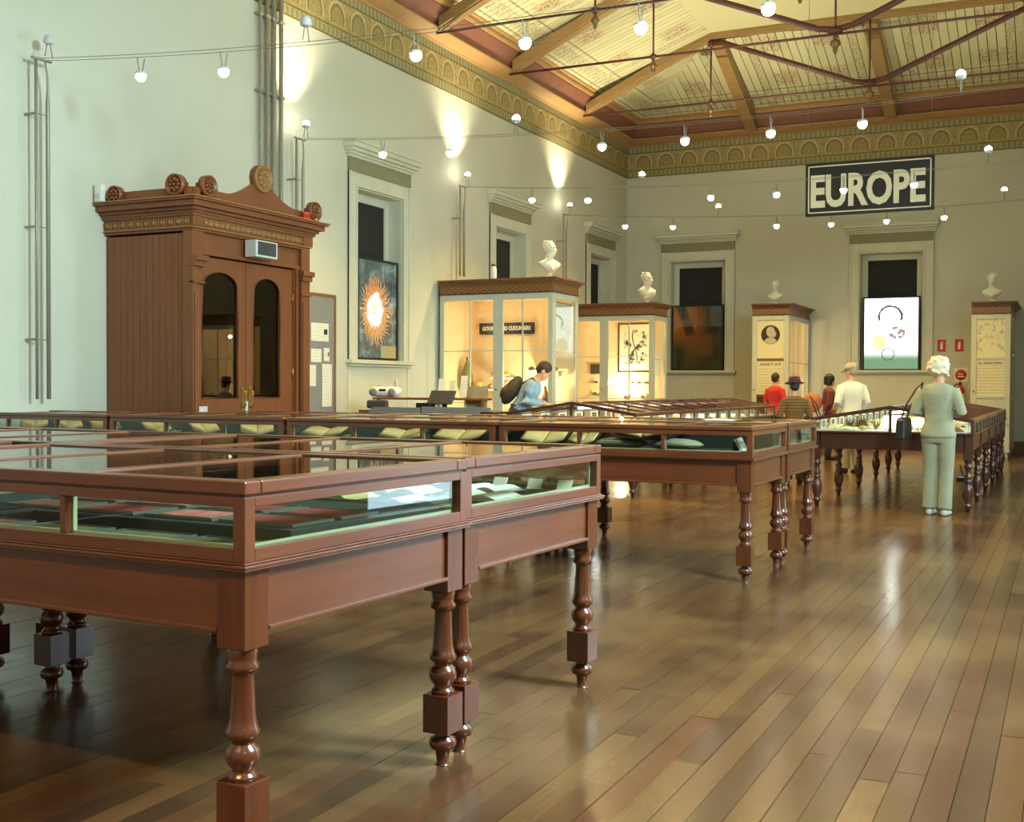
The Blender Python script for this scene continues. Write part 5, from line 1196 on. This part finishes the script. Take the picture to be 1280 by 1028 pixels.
for T, who, g in ((T5, 'beside the green-suited woman', 'specimens in the case by the woman in green'), (T4, 'under the man in blue', 'specimens in the case the man in blue leans on')):
    n = 0; yc, h = (T['y0']+T['y1'])/2, (T['y1']-T['y0'])/2-.14
    for rI, dx in enumerate((.19, .42, .74, 1.15, 1.8, 2.7, 4.2)):
        cn = 9 if rI < 2 else (7 if rI < 4 else 5)
        for cI in range(cn):
            yy = yc + h - 2*h*(cI+.5)/cn + rs.uniform(-.02, .02)
            kd = kinds[n % 7]; cl = cols[(n*5+rI) % 9]; n += 1
            specimen(kd, cl, (T['x0']+dx+rs.uniform(-.04, .04), yy, .8735), rs.uniform(0, 6.28), rs.uniform(.75, 1.15), f"{cl} {NAMES[kd]}, {ORD[cI]} from left, {ORD[rI]} row of case {who}", g)
    # upright picture panels along the two long sides
    for s in (-1, 1):
        for k in range(11):
            t = thing('picture_panel', f"picture panel, {'left' if s > 0 else 'right'} side of case {who}, {(ORD+['tenth','eleventh'])[k]} from near end", 'panel', (T['x0']+.36+k*.6, yc+s*(h+.065), .8735), 0, 'picture panels in the case '+who)
            obj('card', MB().box((-.14, -.006, 0), (.14, .006, .118)), M_['white'], t); obj('picture', B((-.10, -.009 if s > 0 else .006, .02), (.08, -.006 if s > 0 else .009, .10)), SM[('grey', 'olive', 'brown')[k % 3]], t)
specimen('leaf', 'olive', (14.05, 2.16, .8735), rad(80), .95, 'dark spiky dried frond in the case by the woman in green', None)
t = thing('tilted_chart', 'white tilted chart near the ridge in the case by the woman in green', 'chart', (14.05, 1.80, .8735), rad(10)); obj('sheet', MB().prism([(-.02, .02), (-.0, .015), (.14, .15), (.12, .155)], 1, -.12, .12), M_['white'], t); obj('rest', B((.05, -.02, 0), (.08, .02, .06)), M_['white'], t)

# ------------------------------------------------------------------ people
def cloth(nm, c, v=.1, stripe=None):
    t = NT(nm); n = t.noise(t.objc(), 7, 4); d = tuple(x*(1-v) for x in sr(*c)[:3])+(1,); e = tuple(min(1, x*(1+v)) for x in sr(*c)[:3])+(1,)
    col = t.ramp(n, [(.3, d), (.7, e)])
    if stripe: col = t.mix(t.math('GREATER_THAN', t.math('SINE', t.math('MULTIPLY', t.xyz(t.objc())[2], 150.0)), .1), col, sr(*stripe))
    t.set(col, .85, Sheen_Weight=.15); t.bump(t.noise(t.objc(), 9, 3), .25, .02); return t.m
SKIN = plain('skin', sr(206, 150, 118), .5, .05, 8, Subsurface_Weight=.0)
def person(label, loc, yaw_, H, top, bottom, hair, shoes, lean=0, waist_z=.84, head_yaw=0, head_pitch=0, arms=None, sleeve='long', hat=None, feet=None, hair_style='short', female=False, skin=None, jacket=False, topname='shirt'):
    t = thing('person', label, 'person', loc, yaw_); skin = skin or SKIN
    s = H/1.72; SC = Matrix.Diagonal((s, s, s, 1))
    Lm = Matrix.Translation((0, 0, .92)) @ Matrix.Rotation(rad(lean), 4, 'Y') @ Matrix.Translation((0, 0, -.92))
    up_ = lambda p: Lm @ Vector(p)
    n = 20
    def ell(z, rx, ry, cx=0, bend=True, off=0):
        R = []
        for k in range(n):
            a = 2*pi*k/n; ca, sa = cos(a), sin(a); f = (abs(ca)**2.4+abs(sa)**2.4)**(-1/2.4)
            p = Vector((cx+(rx+off)*ca*f, (ry+off)*sa*f, z)); R.append(tuple(Lm @ p) if bend and z > .92 else tuple(p))
        return R
    wf = .88 if female else 1.0
    TOR = [(.80, .095, .150*wf+ (.012 if female else 0), .0), (.90, .108, .165, -.005), (1.02, .098, .142*wf, .0), (1.12, .100, .140*wf, .005), (1.24, .116, .162*wf, .006), (1.34, .112, .176*wf, .0), (1.40, .092, .170*wf, -.006), (1.435, .066, .105, -.01), (1.46, .056, .062, -.008)]
    feet = feet or ((.02, .10), (-.02, -.10))
    sh = [(-.006, .178*wf, 1.385), (-.006, -.178*wf, 1.385)]
    arms = arms or [((-.02, .235, 1.12), (.05, .235, .89)), ((-.02, -.235, 1.12), (.05, -.235, .89))]     # elbow, wrist; before leaning
    b = MB()
    b.rings([ell(z, rx-.006, ry-.006, cx) for z, rx, ry, cx in TOR], True, True, SC)
    b.tube([up_((-.008, 0, 1.43)), up_((.002, 0, 1.50)), up_((.012, 0, 1.56))], [.058, .052, .055], 14, SC)
    legs = []
    for (fx, fy), sy in zip(feet, (1, -1)):
        hip = Vector((0, sy*.085, .90)); kn = Vector((fx*.5+.02, (sy*.085+fy)/2, .50)); an = Vector((fx-.03, fy, .09)); legs.append((hip, kn, an))
        b.tube([hip, hip.lerp(kn, .5), kn, kn.lerp(an, .35), an], [.085, .072, .052, .054, .036], 14, SC)
        b.rings([[(fx-.07+q[0], fy+q[1]*k2, q[2]) for q in [(0, .038*cos(a), .045+.04*sin(a)) for a in [2*pi*i/10 for i in range(10)]]] for k2 in (.7,)] + [[(fx+.0+x, fy+.04*k2*cos(a), zc+zr*sin(a)) for a in [2*pi*i/10 for i in range(10)]] for x, k2, zc, zr in ((0, 1, .045, .04), (.08, 1.05, .03, .028), (.13, .8, .024, .02), (.15, .4, .02, .012))], True, True, SC)
    AR = []
    for (el, wr), shd in zip(arms, sh):
        S_, E_, W__ = up_(shd), up_(el), up_(wr); AR.append((S_, E_, W__))
        b.tube([S_, S_.lerp(E_, .5), E_, E_.lerp(W__, .3), W__], [.052, .044, .036, .038, .026], 12, SC)
        d = (W__-E_).normalized(); side = d.cross(Vector((0, 0, 1)));
        if side.length < .2: side = Vector((1, 0, 0))
        side.normalize(); dn = d.cross(side)
        P0 = W__+d*.005; P1 = W__+d*.085
        b.rings([[tuple(P+side*wd*cos(a)+dn*.014*sin(a)) for a in [2*pi*i/10 for i in range(10)]] for P, wd in ((P0, .026), (P0.lerp(P1, .5), .038), (P1, .036))], True, True, SC)
        for k, ln in enumerate((.062, .075, .080, .070)):
            o_ = side*(.028-.0187*k); q0 = P1-d*.012+o_; q1 = P1+d*ln*.5+o_*1.1-dn*-.004; q2 = P1+d*ln*.9+o_*1.1+dn*.022
            b.tube([q0, q1, q2], [.0095, .0088, .007], 7, SC)
        inn = side if shd[1] < 0 else -side
        b.tube([P0+inn*.018+d*.012, P0+inn*.046+d*.042, P0+inn*.052+d*.072+dn*.012], [.013, .011, .008], 7, SC)
    hc = up_((.016, 0, 1.60)); HM = SC @ Matrix.Translation(hc) @ Matrix.Rotation(rad(lean*.6), 4, 'Y') @ Matrix.Rotation(rad(head_yaw), 4, 'Z') @ Matrix.Rotation(rad(head_pitch), 4, 'Y')
    head_blobs(b, (0, 0, 0), 1.0, M=HM)
    remesh(obj('body', b, skin, t), .0095*s, 2)
    # eyes
    e = MB()
    for y in (-1, 1): e.ball((.083, y*.030, .006), (.006, .011, .006), 8, 5, HM)
    obj('eyes', e, M_['black'], t)
    # top
    c = MB(); g = .014 if not jacket else .024
    tr = [q for q in TOR if q[0] >= waist_z-.02]
    rg = [ell(waist_z, .112+g, (.170 if not female else .178)*wf+g+.004, -.003)] + [ell(z, rx+g, ry+g, cx) for z, rx, ry, cx in tr if z > waist_z+.03]
    rg[-1] = ell(1.452, .058+g*.6, .066+g*.6, -.008)
    c.rings(rg, True, True, SC)
    for S_, E_, W__ in AR:
        if sleeve == 'long': c.tube([S_, S_.lerp(E_, .5), E_, E_.lerp(W__, .5), E_.lerp(W__, .96)], [.066, .058+g*.3, .052+g*.3, .046+g*.3, .038+g*.2], 12, SC)
        else: c.tube([S_, S_.lerp(E_, .5), S_.lerp(E_, .92)], [.066, .062, .060], 12, SC)
    remesh(obj(topname, c, top, t), .012*s, 3)
    # trousers
    c = MB(); c.rings([ell(.80, .108, .168, 0), ell(.90, .122, .182, -.005), ell(1.0, .112, .162*wf, 0), ell(min(1.03, waist_z+.19), .106, .152*wf, 0)], True, True, SC)
    for hip, kn, an in legs:
        lo = Vector((an.x, an.y, .07)); c.tube([hip, hip.lerp(kn, .5), kn, kn.lerp(lo, .5), lo], [.100, .092, .078, .076, .078], 14, SC)
    remesh(obj('trousers', c, bottom, t), .012*s, 3)
    for (fx, fy) in feet:
        c = MB(); c.rings([[(fx-.075+x, fy+wd*cos(a), max(.0, zc+zr*sin(a))) for a in [2*pi*i/12 for i in range(12)]] for x, wd, zc, zr in ((0, .022, .035, .03), (.02, .036, .045, .045), (.08, .042, .045, .05), (.15, .048, .032, .036), (.21, .042, .024, .026), (.24, .024, .018, .016))], True, True, SC); obj('shoe', c, shoes, t)
    # hair and hat
    c = MB()
    if hair_style != 'bald':
        rr = random.Random(5)
        vol = {'short': .006, 'bouffant': .03, 'bob': .018}[hair_style]
        c.ball((-.020, 0, .036), (.094+vol, .078+vol, .088+vol), 16, 10, HM)
        if hair_style == 'short': c.ball((-.050, 0, -.01), (.060, .074, .065), 12, 8, HM)
        if hair_style == 'bouffant':
            for k in range(46):
                a, z = rr.uniform(.55, 2*pi-.55), rr.uniform(-.075, .12); q = sqrt(max(.05, 1-(max(z, -.03)/.14)**2)); c.ball((-.018+.108*q*cos(a), .096*q*sin(a), .02+z), (.030, .030, .022), 7, 5, HM)
        if hair_style == 'bob': c.rings([[(-.030+rx*cos(a), ry*sin(a), z) for a in [.55+ (2*pi-1.1)*i/15 for i in range(16)]] for z, rx, ry in ((.06, .092, .086), (0, .096, .092), (-.06, .09, .092), (-.10, .08, .088))], True, True, HM)
        cut = B((.055, -.2, -.3), (.4, .2, .052))
        o = obj('hair', c, hair, t); remesh(o, .010*s, 1)
    if hat:
        kind, hm = hat; HM2 = HM @ Matrix.Translation((-.012, 0, .07))
        if kind == 'fedora':
            mb = MB().lathe([(.155, -.012), (.160, -.004), (.150, .004), (.105, .006), (.100, .05), (.092, .095), (.06, .108), (.02, .094)], 24, HM2 @ Matrix.Rotation(rad(-4), 4, 'Y')); h_ = obj('hat', mb, hm, t); obj('hat_band', MB().lathe([(.106, .008), (.104, .03)], 24, HM2, cap=False), M_['black'], h_)
        else:
            mb = MB().lathe([(.100, -.03), (.104, 0), (.096, .04), (.06, .072), (.01, .082)], 20, HM2); mb.rings([[(x+.0, y, z) for x, y, z in ((.08, -.07*k, -.01), (.08, .07*k, -.01), (.19-.02*(1-k), .05*k, -.03), (.19-.02*(1-k), -.05*k, -.03))] for k in (1, .98)], True, False, HM2); mb.prism([(.07, -.075), (.15, -.065), (.185, -.03), (.19, 0), (.185, .03), (.15, .065), (.07, .075)], 2, -.030, -.022, HM2); obj('cap', mb, hm, t)
    return t, up_, s
def world(loc, yaw_, p): return Vector(loc) + Matrix.Rotation(yaw_, 3, 'Z') @ Vector(p)
green = cloth('sage_suit', (160, 157, 124), .08); green2 = cloth('sage_trousers', (154, 152, 122), .08)
P1 = (13.12, 1.23, 0); Y1_ = rad(-8)
person('white-haired woman in a pale green suit, back turned, at the lit case', P1, Y1_, 1.66, green, green2, plain('white_hair', sr(222, 206, 168), .7, .12, 40), plain('pale_shoe', sr(214, 210, 190), .5), female=True, jacket=True, waist_z=.86, head_yaw=-42, head_pitch=8,
       arms=[((-.03, .25, 1.14), (.20, .10, 1.10)), ((-.03, -.25, 1.14), (.20, -.08, 1.12))], feet=((.03, .085), (-.01, -.085)), hair_style='bouffant', topname='jacket')
t = thing('handbag', 'black handbag hanging from the left shoulder of the woman in green', 'bag', (13.07, 1.23+.345, .80), rad(-8))
obj('pouch', MB().prism([(-.16, 0), (.16, 0), (.14, .20), (.10, .24), (-.10, .24), (-.14, .20)], 1, -.05, .05), M_['black'], t, .02)
obj('strap', MB().tube([(-.10, 0, .22), (-.09, -.05, .38), (-.06, -.14, .54), (.0, -.195, .61), (.05, -.16, .53), (.09, -.06, .38), (.10, 0, .22)], .009, 6), M_['black'], t)
P2 = (18.95, 3.08, 0)
person('man in a loose white shirt and pale cap behind the far lit case', P2, rad(38), 1.72, cloth('white_shirt', (232, 226, 206), .04), cloth('grey_trousers', (150, 146, 126), .08), plain('grey_hair', sr(150, 140, 120), .8), M_['black'], head_yaw=18, head_pitch=14,
       arms=[((-.04, .255, 1.13), (.18, .18, 1.02)), ((-.04, -.255, 1.13), (.10, -.24, .92))], hat=('cap', cloth('cap_cloth', (168, 158, 130), .06)), waist_z=.80, jacket=True)
P3 = (22.45, 4.06, 0)
person('dark haired woman in a dark red top seen in profile by the far wall', P3, rad(-66), 1.60, cloth('maroon_top', (110, 36, 34), .1), cloth('dark_trousers', (40, 36, 40), .1), plain('black_hair', sr(26, 20, 20), .5), M_['black'], female=True, hair_style='bob', head_pitch=6,
       arms=[((-.05, .24, 1.14), (.16, .14, 1.06)), ((-.06, -.23, 1.12), (-.12, -.16, .98))])
t = thing('sun_hat', 'orange straw hat held behind the woman in dark red', 'hat', (22.36, 4.36, 1.06), rad(20))
q = Matrix.Rotation(rad(80), 4, 'Y'); obj('crown', MB().lathe([(.19, 0), (.195, .006), (.11, .016), (.10, .08), (.08, .11), (.02, .118)], 22, q), plain('straw', sr(226, 140, 84), .8, .1, 40), t); obj('ribbon', MB().lathe([(.113, .018), (.109, .045)], 22, q, cap=False), M_['cream'], t)
P4 = (16.5, 3.46, 0)
person('person in a brown striped top and dark red hat, back turned, by the long case', P4, rad(20), 1.46, cloth('striped_top', (122, 92, 44), .08, (92, 66, 32)), cloth('dark_skirt_trousers', (40, 36, 32), .1), plain('dark_hair', sr(34, 26, 22), .6), M_['black'], female=True, hat=('fedora', cloth('maroon_felt', (86, 22, 28), .08)), head_pitch=12,
       arms=[((-.02, .25, 1.13), (.16, .15, 1.02)), ((-.02, -.25, 1.13), (.16, -.16, 1.02))], jacket=True)
t = thing('shoulder_bag', 'black bag at the right hip of the person in the red hat', 'bag', (16.50, 3.46-.36, .70), rad(20)); obj('pouch', MB().prism([(-.13, 0), (.13, 0), (.12, .20), (-.12, .20)], 1, -.05, .05), M_['black'], t, .02); obj('strap', MB().tube([(-.1, 0, .2), (-.06, .06, .42), (0, .14, .53), (.05, .10, .45), (.1, 0, .2)], .008, 6), M_['black'], t)
P5 = (23.1, 5.22, 0)
person('dark haired person in a bright red top before the portrait cabinet', P5, rad(-20), 1.64, cloth('red_top', (206, 38, 44), .06), cloth('black_trousers', (36, 34, 36), .1), plain('brown_hair', sr(48, 32, 26), .6), M_['black'], female=True, hair_style='short', sleeve='short')
P6 = (14.25, 6.74, 0); Y6 = rad(-72)
person('man in a light blue shirt leaning over the long lit case', P6, Y6, 1.80, cloth('blue_shirt', (122, 152, 176), .06), cloth('navy_trousers', (46, 48, 60), .1), plain('dark_brown_hair', sr(44, 32, 24), .6), M_['black'], lean=32, head_pitch=22, head_yaw=4,
       arms=[((.04, .25, 1.15), (.25, .12, 1.25)), ((.02, -.25, 1.15), (.22, -.12, 1.24))])
bp = world(P6, Y6, (-.045, 0, 1.30)); t = thing('backpack', 'dark backpack worn by the man in the blue shirt', 'backpack', bp, Y6)
mb = MB().ball((0, 0, 0), (.10, .15, .22), 16, 10, Matrix.Rotation(rad(32), 4, 'Y')); obj('sack', mb, plain('backpack_cloth', sr(66, 54, 40), .8, .15, 20), t)
obj('pocket', MB().ball((-.07, 0, -.06), (.06, .11, .11), 12, 8, Matrix.Rotation(rad(32), 4, 'Y')), M_['leather'], t)
for y in (-.11, .11): obj('strap', MB().tube([(.08, y, .16), (.16, y*.95, .30), (.26, y, .26), (.30, y*1.1, .08), (.26, y*1.3, -.10), (.10, y*1.3, -.16)], .014, 6, Matrix.Rotation(rad(32), 4, 'Y')), M_['leather'], t)
